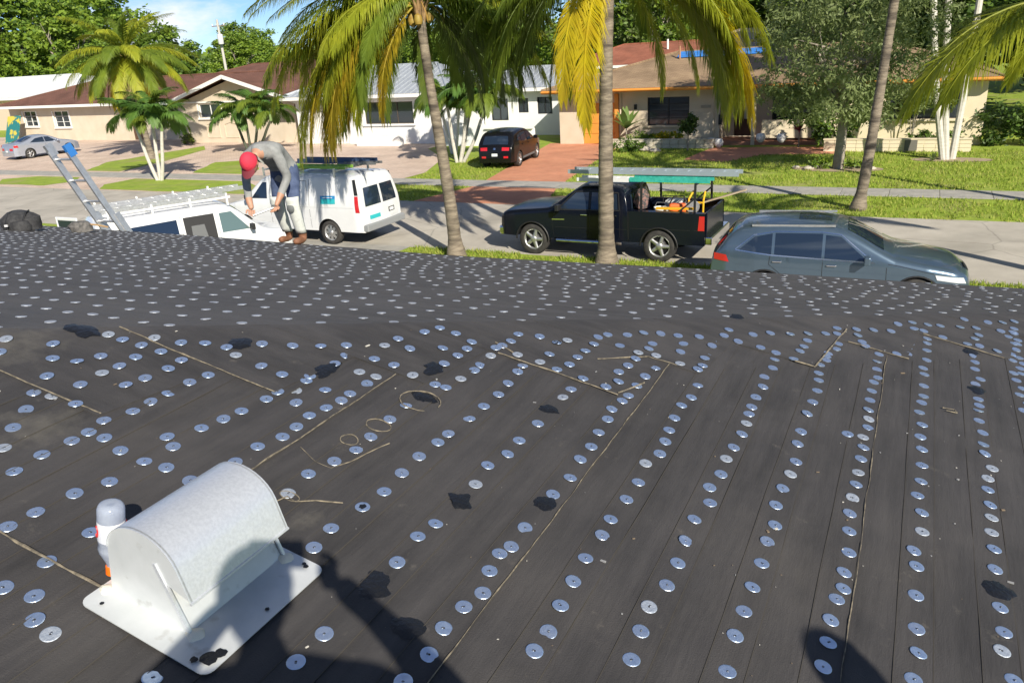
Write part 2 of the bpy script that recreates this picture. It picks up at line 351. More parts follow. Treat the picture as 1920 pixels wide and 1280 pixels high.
def cord(pts, r=.0016, h=.011, m=M_cord):
    b = MB(); P = []
    for (x0, y0), (x1, y1) in zip(pts, pts[1:]):
        n = max(2, int(hypot(x1-x0, y1-y0)/.03))
        for i in range(n): t = i/n; P.append((x0+(x1-x0)*t, y0+(y1-y0)*t))
    P.append(pts[-1])
    b.tube([on1(x+.006*nz(x*7, y*7, 2), y+.006*nz(x*7, y*7, 5), h-.003+.0025*nz(x*30, y*30, 1)) for x, y in P], [r*max(.1, 1+.8*nz(x*40, y*40, 3)+.9*nz(x*6, y*6, 8)) for x, y in P], 5)
    return b.obj('selvedge_cord', m, own, True)
cord([(-.89, .6), (-.888, 1.9), (-.892, 3.21)]); cord([(-.04, 1.0), (-.038, 2.5), (-.04, 4.07)]); cord([(-1.748, 1.4), (-1.742, 2.36)])
cord([(-2.77, 1.975), (-2.4, 1.965), (-2.0, 1.965)], 0.0025, 0.0130); cord([(-2.9, 1.49), (-2.32, 1.51)], 0.0025, 0.0130); cord([(-2.35, .975), (-1.69, .99)], .003, .012)
cord([(-1.52, 2.787), (-1.2, 2.79), (-.98, 2.782)], 0.0027, 0.0140); cord([(-1.16, 3.03), (-.99, 3.21), (-.86, 3.215)], 0.0023, 0.0140); cord([(-.33, 3.66), (-.245, 4.27)], 0.0032, 0.0150); cord([(-.42, 3.65), (-.33, 3.655)], 0.0036, 0.0150)
cord([(-.22, 4.1), (.06, 4.1)], .003, .014); cord([(.12, 4.53), (.5, 4.5)], .003, .014); cord([(-1.57, 2.87), (-1.47, 2.83)], 0.0029, 0.0150)
cord([(-.985, 2.80), (-.93, 2.96)], .003, .014)
def loop(cx, cy, rx, ry, n=16, gap=1.): return [(cx+rx*cos(gap*2*pi*i/n), cy+ry*sin(gap*2*pi*i/n)) for i in range(n+1)]
cord(loop(-1.565, 2.245, .075, .07, gap=.86), .0018, .012, M_cord); cord(loop(-1.59, 2.015, .045, .035), .0016, .01); cord(loop(-1.612, 1.88, .03, .03), .0016, .01)
cord([(-1.71, 1.75), (-1.62, 1.715), (-1.565, 1.718), (-1.54, 1.78), (-1.5, 1.95)], .0018, .01); cord([(-1.6, 1.47), (-1.58, 1.53), (-1.545, 1.525), (-1.50, 1.562), (-1.43, 1.60)], .0018, .01); cord(loop(-1.575, 1.535, .035, .016), .0016, .01)
cord([(.205, 3.64), (.25, 3.655), (.262, 3.63), (.22, 3.62)], .0025, .012)
# smears of tar
TAR = [(-2.340,2.165,.044,.05),(-1.973,2.223,.05,.07),(-1.658,2.496,.05,.05),(-1.572,2.287,.052,.034),(-1.159,2.508,.056,.03),(-1.164,1.814,.045,.042),(-.939,1.968,.036,.038),(-1.375,1.619,.016,.02),(-1.161,1.375,.047,.046),(-1.017,1.301,.044,.038),(-2.84,1.86,.085,.04),(-.748,4.011,.04,.04),(.354,2.420,.043,.045),(.359,3.977,.036,.05),(.349,4.479,.04,.06)]
for i, (x, y, a, b_) in enumerate(TAR):
    rr = random.Random(i); b = MB(); n = 30; h = .0145 if onwrap(x, y) else .0085
    base = on1(x, y); P = [on1(x, y, h+.001)]
    for q in range(2):
        for j in range(n):
            t = 2*pi*j/n; k = (.55 if q == 0 else 1)*(1+((.75 if i % 3 else .4)*nz(cos(t)*1.1, sin(t)*1.1, i*3.3)+.16*nz(cos(t)*4, sin(t)*4, i)+.12*nz(cos(t)*12, sin(t)*12, i))*(1 if q else .4))
            P.append(on1(x+a*k*cos(t+.4), y+b_*k*sin(t+.4), h+(.0012*rr.random() if q == 0 else -.005)))
    b.add(P, [(0, 1+j, 1+(j+1) % n) for j in range(n)]+[(1+j, 1+n+j, 1+n+(j+1) % n, 1+(j+1) % n) for j in range(n)])
    b.obj('tar_patch', M_tar, own, True)
# tin caps
CAPS = [(-2967,1647),(-2896,1572),(-2822,1726),(-2744,1900),(-2675,1905),(-2591,1917),(-2603,1989),(-2502,1927),(-2503,2025),(-2435,2080),(-2353,2107),(-2283,2081),(-2399,1926),(-2386,1852),(-2314,1918),(-2259,1915),(-2269,1837),(-2534,1840),(-2523,1759),(-2627,1768),(-2525,1688),(-2730,1654),(-2655,1692),(-2639,1562),(-2513,1591),(-2403,1681),(-2392,1754),(-2266,1738),(-2590,1476),(-2528,1496),(-2423,1501),(-2518,1395),(-2268,1662),(-2264,1587),(-2001,1803),(-2275,2216),(-2178,2282),(-2095,2352),(-2024,2425),(-1977,2358),(-1971,2278),(-1980,2140),(-1968,2104),(-2057,2076),(-2156,2077),(-1994,1978),(-1992,1916),(-1956,2029),(-1899,1961),(-1878,2098),(-1797,1998),(-1787,2072),(-1792,2131),(-1788,2232),(-1793,2298),(-1864,2290),(-1872,2401),(-1786,2409),(-1901,2616),(-1908,2526),(-1853,2749),(-1824,2829),(-1743,2828),(-1651,2803),(-1635,2731),(-1634,2651),(-1715,2668),(-1816,2573),(-1640,2551),(-1686,2387),(-1589,2394),(-1544,2398),(-1589,2189),(-1533,2495),(-1527,2597),(-1528,2651),(-1533,2752),(-1546,2822),(-1533,2859),(-1524,2926),(-1370,2586),(-1361,2482),(-1364,2368),(-1530,3013),(-1446,3058),(-1445,2827),(-1388,2758),(-1382,2697),(-1360,3055),(-1333,3109),(-1341,2926),(-1343,2830),(-1260,2817),(-1236,2895),(-1234,2984),(-1230,3066),(-1225,3159),(-1236,3242),(-1210,3299),(-1136,3363),(-1126,3226),(-1082,3444),(-1014,3493),(-940,3531),(-1012,3354),(-1010,3290),(-1036,3215),(-1027,3148),(-962,3243),(-1032,3060),(-1045,2975),(-1017,2892),(-1044,2813),(-1144,2817),(-947,2922),(-943,3022),(-932,3134),(-949,2817),(-955,2760),(-967,2670),(-1153,2710),(-1155,2627),(-895,3459),(-883,3363),(-852,3239),(-854,3594),(-779,3537),(-760,3459),(-775,3378),(-764,3292),(-773,3241),(-737,3103),(-733,2979),(-749,2885),(-757,3619),(-758,3700),(-754,3789),(-686,3679),(-642,3819),(-582,3689),(-511,3387),(-499,3287),(-507,3167),(-506,3069),(-504,3001),(-572,3905),(-486,3971),(-409,4048),(-332,4118),(-280,4161),(-289,4241),(-400,3950),(-405,3861),(-414,3789),(-428,3673),(-509,3681),(-503,3616),(-494,3511),(-262,4045),(-265,3967),(-292,3873),(-296,3839),(-292,3789),(-311,3715),(-306,3613),(-297,3534),(-290,3421),(-294,3294),(-300,3167),(-198,4307),(-185,4227),(-118,4370),(-35,4427),(-160,4149),(-141,4107),(-73,4061),(-76,3964),(-71,3859),(-64,3763),(-76,3698),(-78,3595),(-79,3491),(-78,3389),(-6,4571),(63,4665),(74,4570),(54,4495),(122,4575),(61,4341),(53,4274),(4,4120),(54,4179),(142,4698),(204,4736),(142,4486),(142,4414),(141,4307),(142,4172),(127,4052),(133,3975),(132,3830),(132,3711),(125,3633),(118,3525),(215,4558),(304,4808),(329,4967),(452,5026),(532,5101),(597,5180),(585,5037),(512,4931),(387,4867),(395,4758),(373,4679),(333,4561),(391,4582),(475,4580),(579,4955),(590,4855),(586,4798),(571,4692),(577,4586),(592,4510),(574,4361),(359,4414),(361,4332),(359,4238),(378,4120),(353,4036),(358,3864),(359,3794),(354,3740),(-2288,1495),(-2455,1306),(-2026,1647),(-1797,1838),(-2268,1423),(-1793,1764),(-2267,1362),(-2206,1428),(-2068,1545),(-2382,1223),(-2013,1517),(-1817,1674),(-2120,1413),(-2271,1265),(-2022,1414),(-1949,1429),(-2257,1168),(-1810,1566),(-1602,1656),(-1847,1422),(-2018,1287),(-2048,1197),(-1587,1544),(-2059,1087),(-2062,1010),(-1883,1114),(-1389,1487),(-1377,1396),(-1875,980),(-1878,868),(-1798,889),(-1733,841),(-1670,833),(-1170,1172),(-1171,1070),(-1396,868),(-2011,1729),(-1580,1756),(-1563,1848),(-1381,1942),(-1375,1829),(-1368,1720),(-1375,1618),(-1153,2139),(-1178,2040),(-1161,1923),(-1165,1684),(-1177,1605),(-1165,1480),(-939,2265),(-936,2363),(-927,2145),(-938,2026),(-941,1822),(-938,1722),(-952,1676),(-943,1596),(-919,1511),(-937,1440),(-943,1349),(-930,1258),(-744,2389),(-730,2263),(-733,2147),(-741,2018),(-736,1929),(-741,1803),(-735,1693),(-728,1585),(-719,1485),(-723,1409),(-519,1623),(-510,1518),(-527,1721),(-939,1159),(-720,2481),(-510,2606),(-503,2703),(-504,2492),(-519,2388),(-497,2301),(-519,2181),(-514,2057),(-508,1943),(-509,1832),(-287,2755),(-292,2654),(-301,2543),(-306,2427),(-290,2312),(-297,2210),(-294,2093),(-298,1972),(-300,1859),(-302,1754),(-294,1621),(-74,3040),(-76,2942),(-78,2830),(-78,2743),(-82,2643),(-82,2540),(-75,2435),(-66,2315),(-70,2206),(-65,2127),(-78,2067),(-84,1967),(-81,1874),(-83,1777),(132,3185),(134,3051),(132,2924),(122,2814),(138,2707),(140,2586),(118,2458),(127,2378),(128,2229),(132,2077),(139,1982),(129,1872),(360,3324),(379,3211),(361,3122),(357,3035),(359,2925),(358,2836),(353,2738),(354,2632),(351,2518),(354,2326),(357,2215),(347,2129),(368,2026),(-1364,2255),(-1375,2122),(-1376,2054),(-1570,1941),(-1582,2074),(-1809,1921),(-1152,2385),(-1158,2239),(-954,2587),(-949,2475),(-745,2766),(-737,2662),(-727,2575),(-498,2917),(-496,2822),(-302,3001),(-300,2894),(-138,3102),(-72,3302),(-69,3222),(-82,3118),(130,3408),(125,3292),(352,3629),(361,3516),(359,3409)]
M_tin2 = mat('galvanised_cap_dull', (.46, .52, .60), .58, .75, col2=(.60, .64, .70), scale=60, bump=.2, bscale=150); M_tin3 = mat('galvanised_cap_bright', (.60, .72, .92), .34, .9, col2=(.72, .82, .97), scale=30, bump=.15, bscale=90)
def cap_mesh(bend, seed, tin, smear=0):
    rr = random.Random(seed); b = MB(); n = 18; R = .0228
    prof = [(R, 0), (R*.985, .0010), (R*.85, .0012), (R*.55, .0011), (R*.3, .0010), (.003, .0009)]
    b.lathe(prof, n, None, False)
    b.m = [2 if (smear and nz((f[0] % n)*.35, (f[0]//n)*.7, seed*3.7) > .25-.2*smear) else 0 for f in b.f]
    b.v = [(x, y, z+bend*max(0, x-.008)*.5+.0007*nz(x*90, y*90, seed)) for x, y, z in b.v]
    b.mi = 1; b.lathe([(.0032, .0006), (.003, .0018), (.0012, .0022)], 8, Matrix.Translation((rr.uniform(-.004, .004), rr.uniform(-.004, .004), 0)))
    return b.mesh('tin_cap', [tin, mat('nail_head', (.22, .24, .28), .4, .8), M_tar], True)
CM = [cap_mesh(0, i, (M_tin, M_tin3, M_tin, M_tin3, M_tin, M_tin3, M_tin, M_tin2)[i % 8]) for i in range(8)]+[cap_mesh(.12, 11, M_tin), cap_mesh(.3, 12, M_tin3), cap_mesh(-.02, 13, M_tin2), cap_mesh(0, 14, M_tin, 1), cap_mesh(.05, 15, M_tin2)]
def cap_mat(P, N, rr, tilt=.06):
    z = (N+Vector((rr.gauss(0, tilt), rr.gauss(0, tilt), 0))).normalized(); x = z.orthogonal().normalized()
    x = Matrix.Rotation(rr.uniform(0, 6.28), 3, z) @ x; y = z.cross(x)
    return Matrix(((x.x, y.x, z.x, P.x), (x.y, y.y, z.y, P.y), (x.z, y.z, z.z, P.z), (0, 0, 0, 1)))
rr = random.Random(5)
caps = [(x/1000, y/1000) for x, y in CAPS]
caps += [(.555+rr.uniform(-.02, .02), y) for y in [2+i*.09 for i in range(34)]]
caps.sort(key=lambda p: p[0]**2+p[1]**2)
rest = []
for i, (x, y) in enumerate(caps):
    M_ = cap_mat(on1(x, y, (.0125 if onwrap(x, y) else felt_top(x, y)+.0012)), N1, rr)
    if i < 300:
        o = put('tin_cap', rr.choice(CM[:8]) if rr.random() < .9 else rr.choice(CM[8:]), own); o.matrix_local = M_
    else: rest.append(M_)
near_n = len(rest)
for k in range(1, 36):
    y = .9+RSP*k-.05+.0
    if y > 7.5: break
    x = -15.5+rr.random()*.2; xr = y+HC-.04
    while x < xr:
        yy = y+rr.gauss(0, .010)
        if yy < ye(x)-.03: rest.append(cap_mat(on2(x, yy, .0062), N2, rr, .03))
        x += rr.uniform(.14, .21)*(1 if k % 2 else .92)
b = MB()
src = MB(); src.lathe([(.0228, -.002), (.0226, .0004), (.012, .0006), (.001, .0006)], 10, None, False)
for i_, M_ in enumerate(rest): b.mi = 0 if i_ < near_n else 1; b.add([M_ @ Vector(p) for p in src.v], src.f)
stuff(b.obj('tin_caps_far', [M_tin3, mat('galvanised_cap_far', (.36, .385, .44), .6, .5, col2=(.48, .51, .57), scale=25)], own))
# grit, clipped nails and flakes scattered over the near slope
b = MB(); rr = random.Random(9)
for _ in range(420):
    x = rr.uniform(-3, 1.2); y = rr.uniform(.3, 4.6)
    if x < y+HC+.05: continue
    r_ = rr.choice((.0012, .0016, .0022, .004)) if rr.random() < .93 else .007; P = on1(x, y, .0125 if onwrap(x, y) else .0065); a = rr.uniform(0, 6.3)
    b.mi = rr.randrange(3); b.box(P, (r_*rr.uniform(1, 3), r_, r_*.5), Matrix.Rotation(a, 3, 'Z'))
stuff(b.obj('grit', [mat('grit_pale', (.55, .52, .46), .8), mat('grit_brown', (.2, .15, .1), .9), mat('grit_grey', (.3, .3, .3), .7)], own))
# ================================================================ vehicles
def paint(name, c, rough=.35, metal=.0, coat=.8, spec=.5): return mat(name, c, rough, metal, col2=tuple(x*.93 for x in c), scale=2, coat=coat, spec=spec)
M_black = mat('black_trim', (.012, .012, .013), .55); M_rub = mat('tyre_rubber', (.022, .021, .02), .85, col2=(.05, .046, .042), scale=9)
M_chrome = mat('chrome', (.75, .75, .77), .15, 1.); M_alloy = mat('alloy', (.55, .55, .55), .35, .8)
M_dglass = mat('tinted_glass', (.028, .045, .075), .04, .45, spec=.9); M_plate = mat('number_plate', (.75, .77, .76), .5)
M_redl = mat('tail_lamp', (.50, .015, .02), .2, coat=.6); M_lamp = mat('head_lamp', (.72, .75, .78), .12, .3); M_glass = clear_glass('car_glass')
M_alu = mat('aluminium', (.62, .63, .64), .38, .75, col2=(.5, .5, .5), scale=14); M_dark = mat('interior_shade', (.03, .03, .032), .9); M_greyp = mat('grey_plastic', (.12, .125, .13), .7)
class Hull:
    """lofted vehicle body: nose at x=0, tail at x=L; every panel, pane and lamp is laid on its curved skin"""
    def __init__(s, L, W, top, belt, inset, zs, wheels, plan, roofz, crown=.04, er=.09, it=2, arch=1.13):
        s.L, s.W, s.belt, s.inset, s.zs, s.wheels, s.roofz, s.crown, s.er, s.arch = L, W, belt, inset, zs, wheels, roofz, crown, er, arch
        s.plan = plan; s.top = chaikin(top, it)
        d = [0]
        for a, b in zip(s.top, s.top[1:]): d.append(d[-1]+hypot(b[0]-a[0], b[1]-a[1]))
        s.d = d
    def zb(s, x):
        z = s.zs
        for xc, r in s.wheels:
            R = r*s.arch
            if abs(x-xc) < R: z = max(z, r+sqrt(R*R-(x-xc)**2))
        return z
    def yw(s, x, z, zt=9, hw=None):
        hw = s.W*lerp(s.plan, x); b = lerp(s.belt, x)
        y = hw
        if z > b: y -= s.inset*((z-b)/max(.05, s.roofz-b))**1.15
        else: y -= .035*((b-z)/b)**2+.03*max(0, 1-abs(z-b)/.08)*0
        e = zt-z
        if e < s.er: y -= s.er*.8*(1-sqrt(max(0, 1-(1-max(e, 0)/s.er)**2)))
        return max(y, .02)
    def side(s, x, z, sg, off=.006):
        return Vector((x-s.L/2, sg*(s.yw(x, z)+off), z))
    def at(s, q):      # q: arc position along the top profile
        for i in range(1, len(s.d)):
            if q <= s.d[i]:
                k = (q-s.d[i-1])/max(1e-6, s.d[i]-s.d[i-1]); a, b = s.top[i-1], s.top[i]
                return a[0]+(b[0]-a[0])*k, a[1]+(b[1]-a[1])*k
        return s.top[-1]
    def top_pt(s, q, v, off=.0):
        x, z = s.at(q); x2, z2 = s.at(min(q+.02, s.d[-1])); x1, z1 = s.at(max(q-.02, 0))
        n = Vector((-(z2-z1), 0, x2-x1)).normalized()
        y = s.yw(x, z, z)*v
        return Vector((x-s.L/2, y, z+s.crown*(1-v*v)*max(0, n.z)))+n*off+Vector((-n.x*-1, 0, 0))*(.05*(1-v*v) if abs(n.x) > .6 else 0)
    def body(s, parent, m, m2=None, name='body'):
        xs = sorted(set([round(s.L*i/70, 4) for i in range(71)]+[round(xc+sg*r*s.arch*cos(a*pi/20), 4) for xc, r in s.wheels for sg in (1,) for a in range(0, 21)]))
        # merge stations of profile and wheel arches
        st = [(p[0], p[1]) for p in s.top]
        for x in xs: st.append((x, None))
        st2 = []
        for x, z in st:
            if z is None:
                # interpolate along profile where x is monotone
                c = [(a, b) for a, b in zip(s.top, s.top[1:]) if a[0] <= x <= b[0] and b[0] > a[0]]
                if not c: continue
                a, b = c[0]; z = a[1]+(b[1]-a[1])*(x-a[0])/(b[0]-a[0])
                qa = s.d[s.top.index(a)]+hypot(x-a[0], z-a[1])
            else: qa = s.d[s.top.index((x, z))]
            st2.append((qa, x, z))
        st2.sort(); NR, NT = 14, 8; P = []; F = []; mi = []
        ring = 2*(NR+1)+NT-1
        for qa, x, zt in st2:
            zb = min(s.zb(x), zt-.02); row = []
            zsd = [zb+(zt-zb)*(1-(1-j/NR)**1.7) for j in range(NR+1)]
            for z in zsd: row.append(Vector((x-s.L/2, s.yw(x, z, zt), z)))
            for j in range(1, NT): row.append(s.top_pt(qa, 1-2*j/NT))
            for z in reversed(zsd): row.append(Vector((x-s.L/2, -s.yw(x, z, zt), z)))
            P += row
        n = len(st2)
        for i in range(n-1):
            for j in range(ring):
                a = i*ring+j; b = i*ring+(j+1) % ring
                F.append((a, b, b+ring, a+ring)); mi.append(1 if j == ring-1 else 0)
        F.append(tuple(range(ring-1, -1, -1))); mi.append(0); F.append(tuple((n-1)*ring+j for j in range(ring))); mi.append(0)
        b = MB(); b.v = P; b.f = F; b.m = mi
        return b.obj(name, [m, M_black], parent, True, ang=radians(50))
    def spatch(s, name, q4, m, parent, sgs=(1, -1), off=.007, n=(6, 4), label=None):
        """panel on the flank from four (x, z) corners: bottom-front, bottom-rear, top-rear, top-front"""
        out = []
        for sg in sgs:
            a, b_, c, d = q4; B = MB()
            def f(u, v):
                x = (a[0]+(b_[0]-a[0])*u)*(1-v)+(d[0]+(c[0]-d[0])*u)*v; z = (a[1]+(b_[1]-a[1])*u)*(1-v)+(d[1]+(c[1]-d[1])*u)*v
                return s.side(x, z, sg, off)
            B.grid(f, *n)
            if sg < 0: B.f = [tuple(reversed(q)) for q in B.f]
            out.append(B.obj(name, m, parent, True))
        return out
    def tpatch(s, name, q0, q1, v0, v1, m, parent, off=.008, n=(5, 6)):
        B = MB(); B.grid(lambda u, v: s.top_pt(q0+(q1-q0)*u, v0+(v1-v0)*v, off), *n)
        return B.obj(name, m, parent, True)
    def gap(s, name, pts, parent, wd=.010, m=None, sgs=(1, -1)):
        for sg in sgs:
            B = MB()
            for (x0, z0), (x1, z1) in zip(pts, pts[1:]):
                dx, dz = x1-x0, z1-z0; L = hypot(dx, dz); px, pz = -dz/L*wd/2, dx/L*wd/2
                B.grid(lambda u, v: s.side(x0+dx*u+px*(2*v-1), z0+dz*u+pz*(2*v-1), sg, .004), 6, 1)
            B.obj(name, m or M_black, parent)
    def qx(s, x, after=0.):     # arc position of a given x
        for i in range(1, len(s.d)):
            if s.d[i] >= after and s.top[i][0] >= x: return s.d[i]
        return s.d[-1]
def wheel_proto(r, wd, kind):
    t = MB(); prof = [(r*.66, -wd/2+.02), (r*.93, -wd/2), (r, -wd/2+.035), (r, wd/2-.035), (r*.93, wd/2), (r*.66, wd/2-.02)]
    t.lathe(prof, 32, None, False); tm = t.mesh('wheel', M_rub, True)
    k = MB(); k.lathe([(r*.68, -wd/2+.015), (r*.68, wd/2-.018), (r*.62, wd/2-.03), (r*.58, wd/2-.075)], 28, None, False)
    nsp = {'five': 5, 'steel': 8, 'multi': 10}[kind]
    for j in range(nsp):
        a = 2*pi*j/nsp; R = Matrix.Rotation(a, 3, 'Z')
        if kind == 'five':
            k.add([R @ Vector(p) for p in ((.03, -r*.13, wd/2-.03), (r*.64, -r*.09, wd/2-.03), (r*.64, r*.09, wd/2-.03), (.03, r*.13, wd/2-.03), (.03, -r*.13, wd/2-.09), (r*.64, -r*.09, wd/2-.07), (r*.64, r*.09, wd/2-.07), (.03, r*.13, wd/2-.09))], [(0, 1, 2, 3), (0, 4, 5, 1), (3, 2, 6, 7)])
        elif kind == 'multi':
            k.add([R @ Vector(p) for p in ((.03, -r*.04, wd/2-.03), (r*.64, -r*.05, wd/2-.03), (r*.64, r*.05, wd/2-.03), (.03, r*.04, wd/2-.03))], [(0, 1, 2, 3)])
        else:
            k.add([R @ Vector(p) for p in ((r*.22, -r*.12, wd/2-.045), (r*.6, -r*.13, wd/2-.06), (r*.6, r*.13, wd/2-.06), (r*.22, r*.12, wd/2-.045))], [(0, 1, 2, 3)])
    k.lathe([(r*.24, wd/2-.05), (r*.2, wd/2-.015), (.01, wd/2-.01)], 14)
    k.mi = 1; k.lathe([(r*.6, wd/2-.085), (.01, wd/2-.084)], 20)
    return tm, k.mesh('rim', [M_alloy, M_black], True)
def wheels(h, parent, wd, kind, y=None):
    for xc, r in h.wheels:
        tm, rm = wheel_proto(r, wd, kind)
        for sg in (1, -1):
            o = put('wheel', tm, parent); o.rotation_euler = (-sg*pi/2, 0, 0)
            o.location = (xc-h.L/2, sg*((y or h.W*lerp(h.plan, xc))-wd/2-.02), r); put('rim', rm, o)
def mirror(h, parent, x, z, m):
    for sg in (1, -1):
        b = MB(); p = h.side(x, z, sg); b.bar(p, p+Vector((0, sg*.10, .02)), .05, .04); b.box(p+Vector((.0, sg*.18, .05)), (.11, .2, .16)); b.obj('mirror', m, parent, bevel=.025)
def handle(h, parent, x, z, m):
    for sg in (1, -1):
        b = MB(); b.bar(h.side(x-.09, z, sg, .025), h.side(x+.09, z, sg, .025), .03, .03); b.obj('handle', m, parent, bevel=.008)
def vplace(name, label, cat, x, y, hx, hy, group=None): return thing(name, label, cat, (x, y, .006), atan2(hy, hx)+pi, group)

# ---- black pickup, nose to the left
t = vplace('pickup_truck', 'black pickup truck with a ladder rack, parked behind two palm trunks', 'pickup truck', -7.32, 20.3, -1, .02)
pk = paint('pickup_black', (.004, .006, .013), .2, coat=.0, spec=.35)
L = 5.75; W = .99
h = Hull(L, W, [(0, .62), (.0, .95), (.06, 1.10), (.30, 1.19), (1.35, 1.27), (1.62, 1.33), (2.32, 1.84), (2.6, 1.885), (3.3, 1.88), (3.62, 1.82), (3.74, 1.33), (3.745, .62)],
         [(0, 1.02), (1.5, 1.2), (5.8, 1.24)], .17, .50, [(1.02, .42)], [(0, .84), (.12, .93), (.5, 1), (5.4, 1), (5.75, .985)], 1.88, .05, .11, arch=1.16)
h.body(t, pk)
# load bed: shell with inner walls, floor and tailgate
h2 = Hull(L, W, [(3.76, 1.32), (5.72, 1.32)], [(0, 1.2), (5.8, 1.24)], .0, .50, [(4.56, .42)], [(0, .84), (.12, .93), (.5, 1), (5.4, 1), (5.75, .97)], 1.88, arch=1.16)
b = MB()
for sg in (1, -1):
    xs = sorted([3.77+i*(1.95/40) for i in range(41)])
    for x0, x1 in zip(xs, xs[1:]):
        for j in range(8):
            P = []
            for x, jj in ((x0, j), (x1, j), (x1, j+1), (x0, j+1)):
                zb = h2.zb(x); z = zb+(1.30-zb)*jj/8; P.append((x-L/2, sg*h2.yw(x, z), z))
            b.add(P, [(0, 1, 2, 3)])
        b.add([(x0-L/2, sg*h2.yw(x0, 1.3), 1.3), (x1-L/2, sg*h2.yw(x1, 1.3), 1.3), (x1-L/2, sg*.83, 1.31), (x0-L/2, sg*.83, 1.31)], [(0, 1, 2, 3)])
    b.add([(3.77-L/2, sg*.83, 1.31), (5.70-L/2, sg*.83, 1.31), (5.70-L/2, sg*.83, .78), (3.77-L/2, sg*.83, .78)], [(0, 1, 2, 3)])
b.box((4.74-L/2, 0, .74), (1.95, 1.7, .06)); b.box((3.79-L/2, 0, 1.04), (.04, 1.7, .54))
b.obj('load_bed', pk, t, True, ang=radians(40))
b = MB(); b.box((5.70-L/2, 0, .99), (.07, 1.66, .62)); b.obj('tailgate', pk, t, bevel=.02)
b = MB(); b.box((5.80-L/2, 0, .62), (.18, 1.86, .2)); b.obj('bumper', M_chrome, t, bevel=.03)
b = MB(); b.box((.02-L/2, 0, .60), (.20, 1.74, .26)); b.obj('bumper', M_chrome, t, bevel=.06)
h.tpatch('grille', .08, .38, -.5, .5, mat('grille', (.02, .02, .022), .3, .5), t)
for s_ in (1, -1): h.tpatch('headlight', .10, .42, s_*.62, s_*.96, M_lamp, t, .012)
h.tpatch('windscreen', h.qx(1.72), h.qx(2.28), -.86, .86, M_dglass, t)
h.tpatch('rear_window', h.qx(3.66), h.qx(3.735), -.8, .8, M_dglass, t)
for sg in (1, -1):
    h.spatch('side_window', [(1.83, 1.29), (2.66, 1.30), (2.66, 1.73), (2.30, 1.71)], M_dglass, t, (sg,))
    h.spatch('side_window', [(2.74, 1.30), (3.47, 1.32), (3.42, 1.70), (2.74, 1.73)], M_dglass, t, (sg,))
    h.spatch('tail_lamp', [(5.55, .88), (5.71, .88), (5.71, 1.24), (5.58, 1.24)], M_redl, t, (sg,), .01)
    b = MB(); b.tube([h.side(1.75, .46, sg, .05), h.side(3.6, .46, sg, .05)], .045, 8); b.obj('side_step', M_chrome, t, True)
    h.spatch('side_badge', [(1.62, .99), (1.98, 1.0), (1.98, 1.025), (1.62, 1.015)], M_chrome, t, (sg,), .008)
h.gap('door_gap', [(1.66, .55), (1.62, .9), (1.72, 1.27)], t); h.gap('door_gap', [(2.70, .55), (2.70, 1.74)], t); h.gap('door_gap', [(3.52, .6), (3.54, 1.3), (3.46, 1.72)], t)
h2.gap('bed_gap', [(3.755, .55), (3.755, 1.30)], t, .02); h2.gap('crease', [(3.8, .86), (5.55, .88)], t, .012); h.gap('crease', [(1.7, .80), (3.7, .82)], t, .010)
for sg in (1, -1):
    for xc in (1.02, 4.56):
        b = MB(); b.tube([Vector((xc-L/2+.485*cos(a), sg*(W+.004), .42+.485*sin(a))) for a in [pi*i/14 for i in range(15)]], .022, 6); b.obj('arch_flare', M_black, t, True)
    h2.spatch('fuel_door', [(4.18, 1.02), (4.36, 1.02), (4.36, 1.18), (4.18, 1.18)], pk, t, (sg,), .006, (2, 2)); h.gap('window_frame', [(1.78, 1.27), (2.28, 1.735), (2.68, 1.755), (3.46, 1.73), (3.52, 1.30), (1.80, 1.27)], t, .03, M_black, (sg,))
    b = MB(); b.bar((1.7-L/2, sg*.3, 1.375), (1.95-L/2, sg*.75, 1.50), .02, .02); b.obj('wiper', M_black, t)
handle(h, t, 2.55, 1.16, M_chrome); handle(h, t, 3.36, 1.17, M_chrome); mirror(h, t, 1.88, 1.30, M_black)
h.wheels = [(1.02, .42), (4.56, .42)]; wheels(h, t, .28, 'five')
b = MB(); b.box((4.56-L/2, 0, .66), (.9, 1.5, .2)); b.box((1.02-L/2, 0, .55), (.9, 1.3, .3)); b.box((2.9-L/2, 0, .48), (4.6, 1.2, .16)); b.obj('chassis', M_black, t)
# rack over the bed
for x in (4.05, 5.42):
    rk = MB()
    for sg in (1, -1): rk.bar((x-L/2, sg*.84, 1.3), (x-L/2, sg*.80, 1.98), .05, .05)
    rk.bar((x-L/2, -.82, 1.98), (x-L/2, .82, 1.98), .05, .05)
    if x > 5:
        for sg in (1, -1): rk.bar((5.44-L/2, sg*.83, 1.66), (5.05-L/2, sg*.85, 1.32), .04, .04)
    rk.obj('rack_hoop', M_black, t)
PT = t
def wpt(th, x, y, z): 
    th_m = Matrix.Translation(th.location) @ Matrix.Rotation(th.rotation_euler.z, 4, 'Z'); return th_m @ Vector((x*th.scale.x, y, z))
def ladder_obj(name, label, a, b_, wd, m, n, side, up, rung=.03, rail=(.03, .085), parent=None, m2=None):
    """extension ladder between two points; side = vector across the rungs"""
    a = Vector(a); b_ = Vector(b_); side = Vector(side).normalized(); d = b_-a
    o = thing(name, label, 'ladder', a)
    for s_ in (-.5, .5):
        r_ = MB(); r_.bar(side*wd*s_, d+side*wd*s_, rail[0], rail[1], up); r_.obj('rail', m, o)
    for i in range(n):
        p = d*((i+.5)/n); r_ = MB(); r_.tube([p-side*wd*.5, p+side*wd*.5], rung/2, 6); r_.obj('rung', m2 or m, o)
    return o
rh = lambda x, y, z: wpt(PT, x-L/2, y, z)
sd = (rh(0, 1, 0)-rh(0, 0, 0))
